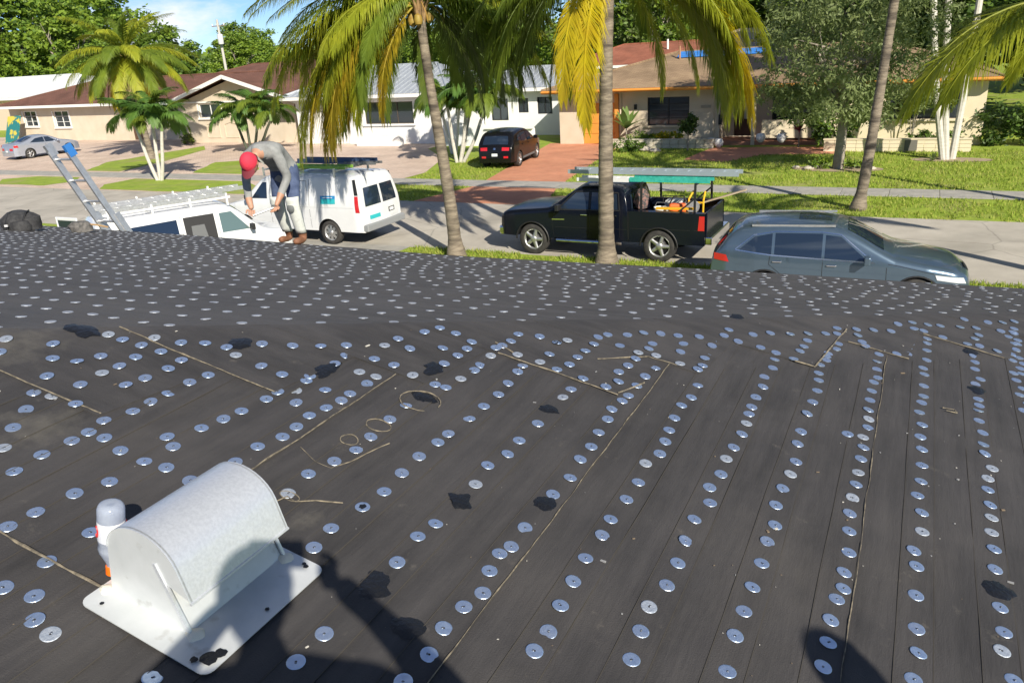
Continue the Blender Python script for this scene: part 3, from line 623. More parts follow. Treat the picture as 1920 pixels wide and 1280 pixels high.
M_teal = mat('teal_fibreglass', (.02, .30, .24), .5, col2=(.05, .42, .34), scale=8)
ladder_obj('ladder', 'green fibreglass ladder lying on the rack of the black pickup', rh(3.7, -.5, 2.05), rh(5.75, -.5, 2.05), .4, M_teal, 7, sd, (0, 0, 1), rail=(.035, .11))
ladder_obj('ladder', 'long aluminium extension ladder lying on the rack of the black pickup', rh(1.85, -.1, 2.16), rh(6.35, -.1, 2.16), .46, mat('bright_alu', (.46, .53, .58), .35, .5), 15, sd, (0, 0, 1), rail=(.04, .10))
ladder_obj('ladder', 'short white aluminium ladder over the cab of the black pickup', rh(2.25, -.5, 2.02), rh(3.68, -.5, 2.02), .36, mat('pale_alu', (.78, .78, .78), .5, .2), 5, sd, (0, 0, 1), rail=(.04, .09))
# loose gear in the bed
M_yel = mat('yellow_paint', (.75, .42, .02), .45); M_org = mat('orange_plastic', (.75, .13, .02), .5); M_wht = mat('white_plastic', (.75, .75, .73), .5)
def bag_at(name, label, cat, P, rz=0): return thing(name, label, cat, P, rz)
g = bag_at('cut_off_saw', 'yellow and orange power saw lying in the pickup bed', 'power saw', rh(4.85, -.35, .85), .3)
b = MB(); b.box((0, 0, .44), (.42, .22, .24)); b.obj('engine', M_org, g, bevel=.04)
b = MB(); b.lathe([(.16, -.01), (.17, 0), (.16, .012)], 20, Matrix.Translation((.38, 0, .46)) @ Matrix.Rotation(pi/2, 4, 'X')); b.obj('blade', M_alu, g, True)
b = MB(); b.tube([(-.2, 0, .55), (-.1, 0, .74), (.15, 0, .74), (.22, 0, .56)], .02, 8); b.obj('saw_handle', M_black, g, True)
b = MB(); b.box((0, 0, .16), (.5, .3, .32)); b.obj('stand', M_black, g)
g = bag_at('hand_truck', 'yellow steel hand cart standing in the pickup bed', 'hand cart', rh(5.25, -.1, .85), -.2)
b = MB()
for s_ in (-.2, .2): b.tube([(s_, 0, .1), (s_, .02, .62), (s_*.8, .2, .8)], .025, 8)
b.tube([(-.2, 0, .55), (.2, 0, .55)], .025, 8); b.tube([(-.2, 0, .2), (.2, 0, .2)], .025, 8); b.obj('frame', M_yel, g, True)
b = MB(); b.box((0, -.16, .05), (.48, .32, .03)); b.obj('toe_plate', M_yel, g)
g = bag_at('plank', 'yellow plank lying along the near side of the pickup bed', 'plank', rh(4.9, -.7, 1.31), 0); b = MB(); b.bar((-.5, .02, .03), (.5, .02, .05), .1, .05); b.obj('board', M_yel, g)
g = bag_at('bucket', 'white plastic bucket in the pickup bed behind the cab', 'bucket', rh(4.35, -.2, .85)); b = MB(); b.lathe([(.13, 0), (.155, .36), (.165, .37), (.165, .42), (.15, .42), (.13, .1)], 20); b.obj('pail', M_wht, g, True); b = MB(); b.tube([(-.16, 0, .4), (-.1, .05, .53), (.1, .05, .53), (.16, 0, .4)], .006, 6); b.obj('bail', M_alu, g)
g = bag_at('generator', 'grey engine unit in the pickup bed beside the white bucket', 'machine', rh(4.6, .35, .9)); b = MB(); b.box((0, 0, .3), (.5, .4, .36)); b.obj('engine', mat('pale_grey', (.5, .5, .5), .5), g, bevel=.05); b = MB(); b.tube([(-.28, -.2, 0), (-.28, -.2, .6), (.28, -.2, .6), (.28, -.2, 0)], .018, 6); b.obj('frame', M_black, g, True)
g = bag_at('duffel', 'patterned sack tied behind the cab of the black pickup', 'sack', rh(3.95, -.5, 1.3)); b = MB(); b.lathe([(.02, -.05), (.14, .0), (.19, .15), (.17, .32), (.10, .46), (.02, .5)], 14); b.v = [(x*(1+.3*nz(x*6, y*6, z*6)), y*(1+.3*nz(x*6+3, y*6, z*6)), z) for x, y, z in b.v]; b.obj('bundle', mat('sack_cloth', (.25, .14, .12), .9, col2=(.06, .06, .06), scale=14, lo=.45, hi=.55), g, True)
g = bag_at('lumber', 'long pale board sticking out over the pickup tailgate', 'board', rh(5.0, .5, .9)); b = MB(); b.bar((-.6, 0, .1), (1.35, .1, .72), .14, .03); b.obj('board', mat('wood_board', (.42, .33, .22), .8, col2=(.5, .4, .28), scale=3), g)

# ---- grey crossover in front, nose to the right
t = vplace('crossover_car', 'grey crossover car partly hidden behind the roof edge', 'car', -1.34, 17.55, 1, .075)
gp_ = paint('grey_blue_metal', (.105, .155, .21), .28, .6)
L = 4.92; W = .985
h = Hull(L, W, [(0, .45), (.02, .66), (.10, .80), (.35, .93), (1.25, 1.09), (1.45, 1.14), (2.25, 1.60), (2.6, 1.685), (3.3, 1.70), (4.1, 1.655), (4.45, 1.58), (4.80, 1.12), (4.90, .98), (4.92, .55)],
         [(0, .80), (1.5, .98), (3.5, 1.06), (4.92, 1.12)], .23, .30, [(.95, .37), (3.79, .37)], [(0, .66), (.08, .8), (.3, .93), (.8, 1), (4.0, 1), (4.6, .94), (4.92, .82)], 1.70, .05, .13)
h.body(t, gp_); wheels(h, t, .25, 'multi')
h.tpatch('windscreen', h.qx(1.52), h.qx(2.26), -.88, .88, M_dglass, t); h.tpatch('sunroof', h.qx(2.55), h.qx(3.2), -.5, .5, M_dglass, t, .004)
h.tpatch('rear_window', h.qx(4.46), h.qx(4.74), -.8, .8, M_dglass, t)
for sg in (1, -1):
    h.spatch('side_window', [(1.86, 1.06), (2.66, 1.09), (2.66, 1.53), (2.38, 1.50)], M_dglass, t, (sg,)); h.spatch('side_window', [(2.72, 1.09), (3.62, 1.13), (3.62, 1.54), (2.72, 1.55)], M_dglass, t, (sg,))
    h.spatch('side_window', [(3.68, 1.13), (4.32, 1.20), (4.02, 1.46), (3.68, 1.53)], M_dglass, t, (sg,))
    h.gap('window_trim', [(1.74, 1.03), (2.7, 1.07), (3.65, 1.11), (4.4, 1.19)], t, .022, M_chrome, (sg,)); h.gap('window_trim', [(1.80, 1.08), (2.38, 1.54), (2.75, 1.58), (3.62, 1.57), (4.05, 1.49), (4.4, 1.2)], t, .018, M_chrome, (sg,))
    h.spatch('tail_lamp', [(4.52, .93), (4.84, .96), (4.84, 1.10), (4.58, 1.08)], M_redl, t, (sg,), .012); h.spatch('headlight', [(.10, .66), (.62, .74), (.66, .84), (.16, .78)], M_lamp, t, (sg,), .012)
    b = MB(); b.bar(h.side(2.5, 1.64, sg, -.06)+Vector((0, 0, .05)), h.side(4.1, 1.62, sg, -.06)+Vector((0, 0, .04)), .03, .04); b.obj('roof_rail', M_alu, t)
h.gap('door_gap', [(1.5, .40), (1.52, .95)], t); h.gap('door_gap', [(2.69, .40), (2.69, 1.06)], t); h.gap('door_gap', [(3.70, 1.1), (3.72, .92), (3.45, .7)], t)
handle(h, t, 2.52, .95, M_chrome); handle(h, t, 3.56, .99, M_chrome); mirror(h, t, 1.88, 1.07, gp_)
h.tpatch('grille', .28, .40, -.35, .35, M_black, t)
for sg in (1, -1):
    h.gap('sill_cladding', [(1.4, .36), (3.35, .36)], t, .11, M_greyp, (sg,)); b = MB(); b.bar((1.58-L/2, sg*.12, 1.24), (1.72-L/2, sg*.62, 1.30), .02, .02); b.obj('wiper', M_black, t)
    for xc, r_ in h.wheels: b = MB(); b.tube([Vector((xc-L/2+.43*cos(a), sg*(W-.004), r_+.43*sin(a))) for a in [pi*i/14 for i in range(15)]], .02, 6); b.obj('arch_lip', M_black, t, True)
h.gap('bonnet_gap', [(.68, .86), (1.3, .99), (1.5, 1.02)], t, .012); h.gap('crease', [(1.1, .80), (2.6, .84), (4.4, .9)], t, .008, gp_)
b = MB(); b.box((2.4-L/2, 0, .4), (3.4, 1.3, .2)); b.obj('underbody', M_black, t)

# ---- white cargo van on the road, nose to the left
M_van = paint('van_white', (.72, .73, .74), .35); t = vplace('cargo_van', 'white cargo van with blue side sign parked on the road behind the worker', 'van', -17.35, 20.0, -1, .02)
L = 5.69; W = 1.0
VANTOP = [(0, .55), (.0, .95), (.08, 1.08), (.75, 1.20), (1.0, 1.28), (1.75, 1.94), (2.1, 2.03), (3.2, 2.07), (5.2, 2.06), (5.52, 2.01), (5.66, 1.25), (5.69, .62)]
def van_hull(): return Hull(L, W, VANTOP, [(0, 1.0), (5.7, 1.22)], .17, .42, [(.95, .365), (4.38, .365)], [(0, .82), (.15, .93), (.6, 1), (5.4, 1), (5.69, .96)], 2.06, .06, .10, arch=1.2)
h = van_hull(); h.body(t, M_van); wheels(h, t, .25, 'steel')
qr = h.qx(5.52); qe = h.d[-1]
for v0, v1 in ((-.88, -.06), (.06, .88)):
    h.tpatch('rear_window', qr+.17, qr+.72, v0, v1, M_dglass, t, .01); h.tpatch('rear_door', qr+.78, qr+1.32, v0*1.02, v1*1.02, M_van, t, .006)
B_sky = mat('sign_blue', (.02, .22, .50), .4); B_teal = mat('sign_teal', (.03, .42, .46), .4)
h.tpatch('door_sign', qr+.86, qr+1.00, -.76, -.2, mat('sign_pale', (.6, .72, .74), .4), t, .014); h.tpatch('door_sign', qr+1.0, qr+1.12, -.76, -.2, B_teal, t, .014)
h.tpatch('number_plate', qr+.92, qr+1.06, .3, .66, M_black, t, .012); h.tpatch('number_plate', qr+.945, qr+1.035, .35, .61, M_plate, t, .016)
b = MB(); b.box((L/2+.05, 0, .55), (.18, 1.92, .2)); b.obj('bumper', mat('bumper_grey', (.25, .26, .27), .5), t, bevel=.03)
for sg in (1, -1):
    h.spatch('tail_lamp', [(5.46, 1.02), (5.60, 1.02), (5.56, 1.50), (5.44, 1.50)], M_redl, t, (sg,), .012); h.spatch('rear_trim', [(5.44, 1.52), (5.56, 1.52), (5.46, 1.98), (5.36, 1.96)], M_black, t, (sg,), .008)
    h.spatch('side_sign', [(4.15, 1.24), (4.72, 1.26), (4.72, 1.40), (4.15, 1.38)], B_teal, t, (sg,), .009); h.spatch('side_sign', [(4.15, 1.385), (4.72, 1.405), (4.72, 1.50), (4.15, 1.48)], B_sky, t, (sg,), .009)
    h.spatch('side_sign_stripe', [(4.25, 1.42), (4.62, 1.432), (4.62, 1.452), (4.25, 1.44)], M_wht, t, (sg,), .012); h.gap('window_line', [(2.3, 1.9), (3.6, 1.9)], t, .012, sgs=(sg,)); h.gap('window_line', [(2.3, 1.3), (2.3, 1.9)], t, .012, sgs=(sg,)); h.gap('window_line', [(3.6, 1.3), (3.6, 1.9)], t, .012, sgs=(sg,)); h.gap('crease', [(2.2, 1.12), (5.4, 1.15)], t, .01, mat('van_crease_shade', (.5, .5, .51), .5), (sg,))  # grey strip on the white flank paints the shade line of its crease
    h.spatch('side_window', [(1.35, 1.33), (2.0, 1.34), (2.0, 1.83), (1.83, 1.83)], M_dglass, t, (sg,)); h.gap('side_moulding', [(1.5, .78), (3.8, .80)], t, .05, M_van, (sg,)); h.gap('door_gap', [(2.12, .5), (2.12, 1.95)], t, sgs=(sg,)); h.gap('door_gap', [(3.7, .5), (3.7, 1.95)], t, sgs=(sg,))
h.tpatch('windscreen', h.qx(1.06), h.qx(1.74), -.88, .88, M_dglass, t); mirror(h, t, 1.35, 1.35, M_black)
b = MB(); b.box((2.7-L/2, 0, .42), (4.4, 1.3, .2)); b.obj('underbody', M_black, t)
for x in (1.9, 3.3, 4.7):
    rk = MB(); rk.bar((x-L/2, -.82, 2.2), (x-L/2, .82, 2.2), .05, .05)
    for sg in (1, -1): rk.bar((x-L/2, sg*.82, 2.02), (x-L/2, sg*.82, 2.28), .05, .05)
    rk.obj('rack_hoop', M_alu, t)
VT = t; rv = lambda x, y, z: wpt(VT, x-5.69/2, y, z); sd = rv(0, 1, 0)-rv(0, 0, 0)
ladder_obj('ladder', 'dark blue fibreglass ladder on the roof of the parked cargo van', rv(2.4, .42, 2.33), rv(5.25, .42, 2.33), .4, mat('navy_fibreglass', (.05, .09, .18), .5), 10, sd, (0, 0, 1), rail=(.035, .14))
ladder_obj('ladder', 'green edged ladder on the near side of the cargo van roof', rv(2.4, -.35, 2.26), rv(4.9, -.35, 2.26), .38, mat('lime_fibreglass', (.22, .40, .06), .5), 8, sd, (0, 0, 1))
ladder_obj('ladder', 'grey aluminium ladder end poking past the rear of the cargo van roof', rv(4.3, .02, 2.30), rv(5.75, .02, 2.34), .32, mat('dull_alu', (.2, .2, .2), .5, .5), 5, sd, (0, 0, 1), rail=(.03, .07))

# ---- white work van in the near driveway, doors open, nose to the right and away
t = vplace('work_van', 'white work van with open doors and roof rack in the near driveway', 'van', -17.28, 15.02, .475, .88)
L = 5.3; W = .98
h = Hull(L, W, [(0, .55), (.0, .9), (.08, 1.02), (.65, 1.14), (.9, 1.22), (1.55, 1.86), (1.9, 1.95), (3.0, 1.98), (4.9, 1.97), (5.18, 1.93), (5.28, 1.2), (5.3, .62)],
         [(0, 1.0), (5.7, 1.2)], .15, .42, [(.95, .36), (4.0, .36)], [(0, .82), (.15, .93), (.6, 1), (5.1, 1), (5.3, .97)], 1.98, .05, .09, arch=1.2)
h.body(t, M_van); wheels(h, t, .24, 'steel')
NS = (1,)    # flank turned to the camera (starboard): local +y
h.spatch('side_window', [(3.15, 1.28), (4.75, 1.30), (4.70, 1.74), (3.15, 1.76)], M_dglass, t, (1, -1), .01)
h.spatch('door_shade_panel', [(2.15, .62), (2.98, .62), (2.98, 1.78), (2.15, 1.78)], M_dark, t, (1,), .012); h.spatch('seat', [(2.35, .75), (2.85, .75), (2.8, 1.55), (2.45, 1.55)], M_greyp, t, (1,), .016)  # dark panel on the closed flank paints the shade inside the open door
h.spatch('side_window', [(1.22, 1.25), (2.0, 1.26), (2.0, 1.76), (1.66, 1.76)], mat('green_glass', (.10, .15, .15), .05, spec=.7), t, (1, -1), .01)
h.spatch('rear_trim', [(4.9, .95), (5.24, .95), (5.15, 1.84), (4.86, 1.86)], M_black, t, (1, -1), .008)
h.gap('door_gap', [(2.07, .5), (2.07, 1.82)], t); h.gap('door_gap', [(3.05, .5), (3.05, 1.82)], t); h.gap('side_moulding', [(1.5, .8), (4.6, .82)], t, .05, M_van)
h.tpatch('windscreen', h.qx(.95), h.qx(1.54), -.88, .88, M_dglass, t); mirror(h, t, 1.2, 1.27, M_black)
qr = h.qx(5.18); h.tpatch('rear_shade_panel', qr+.08, qr+1.2, -.9, .9, M_dark, t, .01)  # near-black sheet over the tail stands in for the unlit load space
b = MB(); b.tube([(1.55-L/2+.3, .35, 1.15), (1.55-L/2+.25, .55, 1.35), (1.55-L/2+.3, .75, 1.15), (1.55-L/2+.35, .55, .95), (1.55-L/2+.3, .35, 1.15)], .015, 6); b.obj('steering_wheel', M_black, t)
for sg, ang in ((1, 118), (-1, 150)):
    d = thing('tmp', None, None); d.name = 'rear_door'; d.parent = t; d.location = (L/2+.01, sg*.93, 0); d.rotation_euler = (0, 0, 0)
    a = radians(ang)*sg; R = Matrix.Rotation(a, 3, 'Z'); D = MB(); dn = Vector((0, -sg, 0)); dv = R @ dn
    D.bar((0, 0, 1.0), dv*.88+Vector((0, 0, 1.0)), .05, .72); D.bar((0, 0, 1.86), dv*.86+Vector((0, 0, 1.86)), .05, .09)
    D.bar(dv*.04+Vector((0, 0, 1.3)), dv*.04+Vector((0, 0, 1.9)), .05, .09, (0, 1, 0)); D.bar(dv*.84+Vector((0, 0, 1.3)), dv*.84+Vector((0, 0, 1.9)), .05, .09, (0, 1, 0)); D.obj('door_frame', M_van, d, bevel=.02)
    D = MB(); D.bar(dv*.08+Vector((0, 0, 1.59)), dv*.8+Vector((0, 0, 1.59)), .02, .46); D.obj('pane', M_dglass, d)
M_rackw = mat('rack_white', (.74, .74, .72), .5)
rk = MB()
for x in (1.7, 2.7, 3.7, 4.8):
    rk.bar((x-L/2, -.86, 2.10), (x-L/2, .86, 2.10), .05, .05)
    for sg in (1, -1): rk.bar((x-L/2, sg*.84, 1.92), (x-L/2, sg*.84, 2.24), .06, .05)
for sg in (1, -1): rk.bar((1.6-L/2, sg*.84, 2.13), (5.0-L/2, sg*.84, 2.13), .05, .05)
rk.obj('roof_rack', M_rackw, t)
t.scale = (.93, 1, 1); UT = t; ru = lambda x, y, z: wpt(UT, x-5.3/2, y, z); sd = ru(0, 1, 0)-ru(0, 0, 0)
ladder_obj('ladder', 'aluminium ladder tied on the roof rack of the work van', ru(.9, -.3, 2.18), ru(5.1, -.3, 2.18), .42, M_alu, 13, sd, (0, 0, 1), rail=(.03, .1))
ladder_obj('ladder', 'aluminium ladder on the near side of the work van roof rack', ru(1.6, .4, 2.17), ru(4.9, .4, 2.17), .36, M_alu, 10, sd, (0, 0, 1), rail=(.03, .08))
b = MB(); b.box((2.5-L/2, 0, .42), (4, 1.3, .2)); b.obj('underbody', M_black, t)

# ---- black crossover on the red driveway, tail to the camera
t = vplace('small_suv', 'black suv parked on the red paver driveway', 'car', -17.75, 35.4, -.12, 1)
bk = paint('suv_black', (.006, .006, .007), .22, coat=0., spec=.4); L = 4.45; W = .92
h = Hull(L, W, [(0, .45), (.02, .7), (.12, .86), (.4, .98), (1.1, 1.08), (1.3, 1.13), (1.95, 1.54), (2.3, 1.635), (3.0, 1.65), (3.75, 1.59), (4.0, 1.53), (4.28, 1.1), (4.42, .95), (4.45, .5)],
         [(0, .85), (1.3, .98), (4.45, 1.08)], .19, .30, [(.87, .35), (3.5, .35)], [(0, .7), (.1, .84), (.4, .96), (.8, 1), (3.6, 1), (4.2, .95), (4.45, .86)], 1.65, .05, .11)
h.body(t, bk); wheels(h, t, .24, 'multi')
qr = h.qx(4.0); h.tpatch('rear_window', qr+.03, qr+.46, -.82, .82, M_dglass, t)
for sg in (1, -1):
    h.spatch('side_window', [(1.6, 1.06), (2.35, 1.08), (2.35, 1.48), (2.0, 1.46)], M_dglass, t, (sg,)); h.spatch('side_window', [(2.42, 1.08), (3.2, 1.12), (3.2, 1.49), (2.42, 1.5)], M_dglass, t, (sg,)); h.spatch('side_window', [(3.26, 1.14), (3.75, 1.22), (3.55, 1.42), (3.26, 1.47)], M_dglass, t, (sg,))
    h.tpatch('tail_lamp', qr+.60, qr+.74, sg*.5, sg*.98, M_redl, t, .014); h.tpatch('rear_reflector', qr+.98, qr+1.07, sg*.62, sg*.93, M_redl, t, .014); h.gap('door_gap', [(2.38, .4), (2.38, 1.06)], t, sgs=(sg,)); h.gap('sill_trim', [(1.3, .36), (3.1, .36)], t, .1, M_greyp, (sg,))
h.tpatch('number_plate', qr+.86, qr+.98, -.2, .2, M_plate, t, .014); h.tpatch('bumper_trim', qr+1.16, qr+1.3, -.9, .9, M_greyp, t, .012); h.tpatch('windscreen', h.qx(1.36), h.qx(1.94), -.88, .88, M_dglass, t)
h.tpatch('badge', qr+.62, qr+.7, -.07, .07, M_chrome, t, .014); handle(h, t, 2.2, .95, bk); handle(h, t, 3.1, .98, bk); mirror(h, t, 1.62, 1.08, bk)
b = MB(); b.box((2.2-L/2, 0, .4), (3, 1.2, .2)); b.obj('underbody', M_black, t)

# ---- silver sedan far left
t = vplace('sedan', 'silver sedan parked on the pink pavers by the beige house', 'car', -54.6, 36.4, .1, 1)
sv = paint('sedan_silver', (.40, .43, .50), .3, .45); L = 4.63; W = .90
h = Hull(L, W, [(0, .4), (.02, .6), (.12, .72), (.4, .82), (1.15, .95), (1.35, 1.0), (2.1, 1.37), (2.5, 1.42), (3.0, 1.40), (3.9, 1.08), (4.35, 1.02), (4.58, .98), (4.63, .5)],
         [(0, .75), (1.3, .88), (4.6, .96)], .2, .24, [(.92, .33), (3.62, .33)], [(0, .7), (.1, .84), (.4, .96), (.8, 1), (3.8, 1), (4.4, .95), (4.63, .84)], 1.42, .05, .10)
h.body(t, sv); wheels(h, t, .22, 'five')
h.tpatch('rear_window', h.qx(3.1), h.qx(3.85), -.85, .85, M_dglass, t); h.tpatch('windscreen', h.qx(1.4), h.qx(2.08), -.88, .88, M_dglass, t)
for sg in (1, -1):
    h.spatch('side_window', [(1.68, .95), (2.45, .97), (2.45, 1.30), (2.15, 1.28)], M_dglass, t, (sg,)); h.spatch('side_window', [(2.5, .97), (3.5, 1.03), (3.05, 1.26), (2.5, 1.31)], M_dglass, t, (sg,))
    h.tpatch('tail_lamp', h.qx(4.58)+.04, h.qx(4.58)+.2, sg*.5, sg*.99, M_redl, t, .014); h.spatch('tail_lamp', [(4.3, .80), (4.58, .80), (4.58, .95), (4.36, .95)], M_redl, t, (sg,), .01)
h.tpatch('number_plate', h.qx(4.58)+.18, h.qx(4.58)+.29, -.2, .2, M_plate, t, .014); mirror(h, t, 1.7, .97, sv); h.gap('door_gap', [(2.48, .3), (2.48, .96)], t)
b = MB(); b.box((2.3-L/2, 0, .34), (3, 1.2, .2)); b.obj('underbody', M_black, t)

# ================================================================ things on the own roof
M_galv = mat('galvanised_sheet', (.64, .665, .70), .38, .55, col2=(.73, .755, .79), scale=120, detail=2, bump=.05, bscale=60)
M_galv2 = mat('galvanised_painted', (.56, .585, .59), .48, .3, col2=(.66, .68, .69), scale=7, detail=8, grime=((.40, .40, .38), 16, .62, .75))
M_seal = mat('sealant', (.74, .70, .58), .6, bump=.5, bscale=40)
# frame: u downslope (+X), y along Y, w normal
def P1f(u, y, wn): return Vector((-1.695, 0, zr1(-1.695)))+Vector((1, 0, -S)).normalized()*u+Vector((0, y, 0))+N1*wn
v = thing('roof_vent', 'galvanised gooseneck roof vent on a square white flange', 'roof vent', (0, 0, 0))
Y0, Y1 = 1.0, 1.315
def rrect(u0, u1, y0, y1, r, n=5):
    P = []
    for cx, cy, a0 in ((u1-r, y1-r, 0), (u0+r, y1-r, 90), (u0+r, y0+r, 180), (u1-r, y0+r, 270)):
        for i in range(n+1): a = radians(a0+90*i/n); P.append((cx+r*cos(a), cy+r*sin(a)))
    return P
b = MB(); q = rrect(.0, .405, .925, 1.345, .025); n = len(q)
b.add([P1f(x, y, .013+.003*nz(x*9, y*9, 4)) for x, y in q]+[P1f(x, y, .010) for x, y in q], [tuple(range(n))]+[(i, i+n, (i+1) % n+n, (i+1) % n) for i in range(n)])
b.obj('flange', M_galv2, v)
prof = [(.03, .012), (.03, .15)]+[(.148+.118*cos(a), .15+.098*sin(a)) for a in [pi-i*pi*.86/14 for i in range(15)]]+[(.297, .112)]
hood = prof[1:]
b = MB(); b.grid(lambda u_, v_: (lambda i: P1f(hood[i][0], Y0-.008+(Y1-Y0+.016)*v_, hood[i][1]))(int(round(u_*(len(hood)-1)))), len(hood)-1, 8); b.obj('hood', M_galv, v, True)
b = MB(); lip = [P1f(hood[-1][0], Y0-.008+(Y1-Y0+.016)*i/8, hood[-1][1]) for i in range(9)]; b.tube(lip, .004, 6); b.obj('hood_lip', M_galv, v, True)
for yy, dy in ((Y0, -.004), (Y1, .004)):
    pol = [(.03, .012)]+hood+[(.215, .13), (.285, .012)]; n = len(pol); b = MB()
    b.add([P1f(a, yy, c) for a, c in pol]+[P1f(a, yy+dy, c) for a, c in pol], [tuple(range(n)), tuple(range(2*n-1, n-1, -1))]+[(i, i+n, (i+1) % n+n, (i+1) % n) for i in range(n)]); b.obj('side_panel', M_galv2, v)
    b = MB(); b.tube([P1f(a, yy+dy, c) for a, c in hood], .005, 6); b.obj('seam_bead', M_galv, v, True)
    b = MB(); b.bar(P1f(.185, yy+dy, .175), P1f(.287, yy+dy, .014), .008, .010); b.obj('edge_flange', M_galv, v)
b = MB(); b.grid(lambda a, c: P1f(.18+.103*a, Y0+(Y1-Y0)*c, .165-.152*a), 4, 4); b.obj('front_panel', M_galv2, v)
b = MB(); b.grid(lambda a, c: P1f(.03, Y0+(Y1-Y0)*c, .012+.145*a), 2, 2); b.obj('back_panel', M_galv2, v)
for (u_, y_, k) in ((.297, 1.0, .022), (.295, 1.315, .022), (.02, .99, .02)):
    b = MB(); b.lathe([(k, 0), (k*.8, k*.25), (k*.4, k*.4), (.002, k*.45)], 14); b.v = [tuple(P1f(u_+x*(1+.5*nz(x*40, y*40, k*99)), y_+y*(1+.5*nz(x*40, y*40, 3)), .012+z)) for x, y, z in b.v]; b.obj('sealant_dab', M_seal, v, True)
for i, (u_, y_, k) in enumerate(((.375, .965, .02), (.385, .99, .014), (.35, .945, .009), (.36, 1.32, .007), (.35, 1.325, .006), (.30, 1.33, .005), (.38, 1.15, .006), (.05, .95, .005))):
    b = MB(); n = 14; b.add([P1f(u_, y_, .0185)]+[P1f(u_+k*(1+.5*nz(cos(a)*2, sin(a)*2, i))*cos(a), y_+k*(1+.4*nz(cos(a)*2, sin(a)*2, i+5))*sin(a), .0165) for a in [2*pi*j/n for j in range(n)]], [(0, 1+j, 1+(j+1) % n) for j in range(n)]); b.obj('tar_drip', M_tar, v, True)
# plastic bottle lying behind the vent
bt = thing('plastic_bottle', 'clear plastic drink bottle with orange cap lying behind the roof vent', 'bottle')
pet = mat('bottle_plastic', (.62, .68, .78), .12, trans=.55, spec=.8, col2=(.50, .55, .66), scale=30)
c0 = P1f(-.014, 1.035, .03); ax = (P1f(-.020, 1.055, .24)-c0).normalized()
qz = ax.to_track_quat('Z', 'Y').to_matrix().to_4x4(); BM = Matrix.Translation(c0) @ qz @ Matrix.Scale(.86, 4)
b = MB(); b.lathe([(.015, .0), (.016, .02), (.034, .06), (.037, .075), (.034, .09), (.037, .1), (.037, .2), (.035, .209), (.030, .217), (.02, .221), (.008, .218)], 20, BM); b.obj('bottle_body', pet, bt, True)
b = MB(); b.lathe([(.0165, -.018), (.0185, -.016), (.0185, .010), (.0165, .012)], 16, BM); b.obj('cap', mat('cap_orange', (.85, .16, .01), .4), bt, True)
b = MB(); b.lathe([(.0372, .105), (.0376, .107), (.0376, .165), (.0372, .167)], 20, BM, False); b.obj('label_sleeve', mat('sleeve', (.62, .64, .70), .35, col2=(.72, .72, .75), scale=30, lo=.45, hi=.55), bt, True)
def stroke(pts, r=.0028):
    b = MB(); P = []
    for a, z in pts: P.append(BM @ Vector((.0385*cos(a), .0385*sin(a), z)))
    b.tube(P, r, 5); return b.obj('sleeve_print', mat('print_red', (.55, .03, .03), .4), bt, True)
for off_ in (2.2, 4.0, 5.4): stroke([(off_+.24*cos(k)*(1-.05*k), .137+.017*sin(k)*(1-.04*k)) for k in [2.6-i*.42 for i in range(13)]], .0022)
# black rucksack and tool bits at the left
M_nyl = mat('black_nylon', (.022, .022, .024), .8, col2=(.05, .05, .052), scale=20, bump=.3, bscale=30); bp = on2(-10.15, 6.25, .01)
k = thing('rucksack', 'black rucksack lying on the felt roof at the far left', 'bag', bp, .5); k.scale = (.8, .8, .85)
b = MB(); b.lathe([(.02, .0), (.19, .01), (.215, .10), (.2, .20), (.13, .27), (.02, .285)], 18); b.v = [(x*1.5*(1+.22*nz(x*5, y*5, z*5)), y*(1+.22*nz(x*5+9, y*5, z*5)), z*(1+.2*nz(x*4, y*4, 7))) for x, y, z in b.v]; b.obj('main_pocket', M_nyl, k, True)
b = MB(); b.lathe([(.02, .0), (.12, .01), (.13, .08), (.1, .15), (.02, .17)], 14); b.v = [(x*1.3+.05, y-.16, z+.01+.02*nz(x*9, y*9, 3)) for x, y, z in b.v]; b.obj('front_pocket', M_nyl, k, True)
for x0 in (-.14, .12):
    b = MB(); b.tube([(x0, -.22, .03), (x0, -.2, .16), (x0+.02, -.1, .27), (x0, .05, .28)], .014, 6); b.obj('strap', M_black, k, True)
b = MB(); b.box((-.12, -.25, .12), (.05, .02, .03)); b.obj('buckle', mat('buckle', (.6, .6, .6), .4), k)
k = thing('tool_pouch', 'grey tool pouch beside the black rucksack on the roof', 'tool bag', on2(-9.55, 6.62, .01), .3)
b = MB(); b.lathe([(.02, 0), (.10, .01), (.11, .08), (.07, .13), (.02, .14)], 14); b.v = [(x*1.5*(1+.35*nz(x*9, y*9, z*9)), y*(1+.3*nz(x*9+9, y*9, z*9)), z) for x, y, z in b.v]; b.obj('pouch', mat('grey_canvas', (.06, .058, .055), .9, col2=(.16, .15, .14), scale=18), k, True)
b = MB(); b.tube([(.05, 0, .1), (.2, .02, .08), (.3, .1, .03)], .012, 6); b.obj('hammer_handle', mat('handle_wood', (.35, .22, .1), .7), k, True)
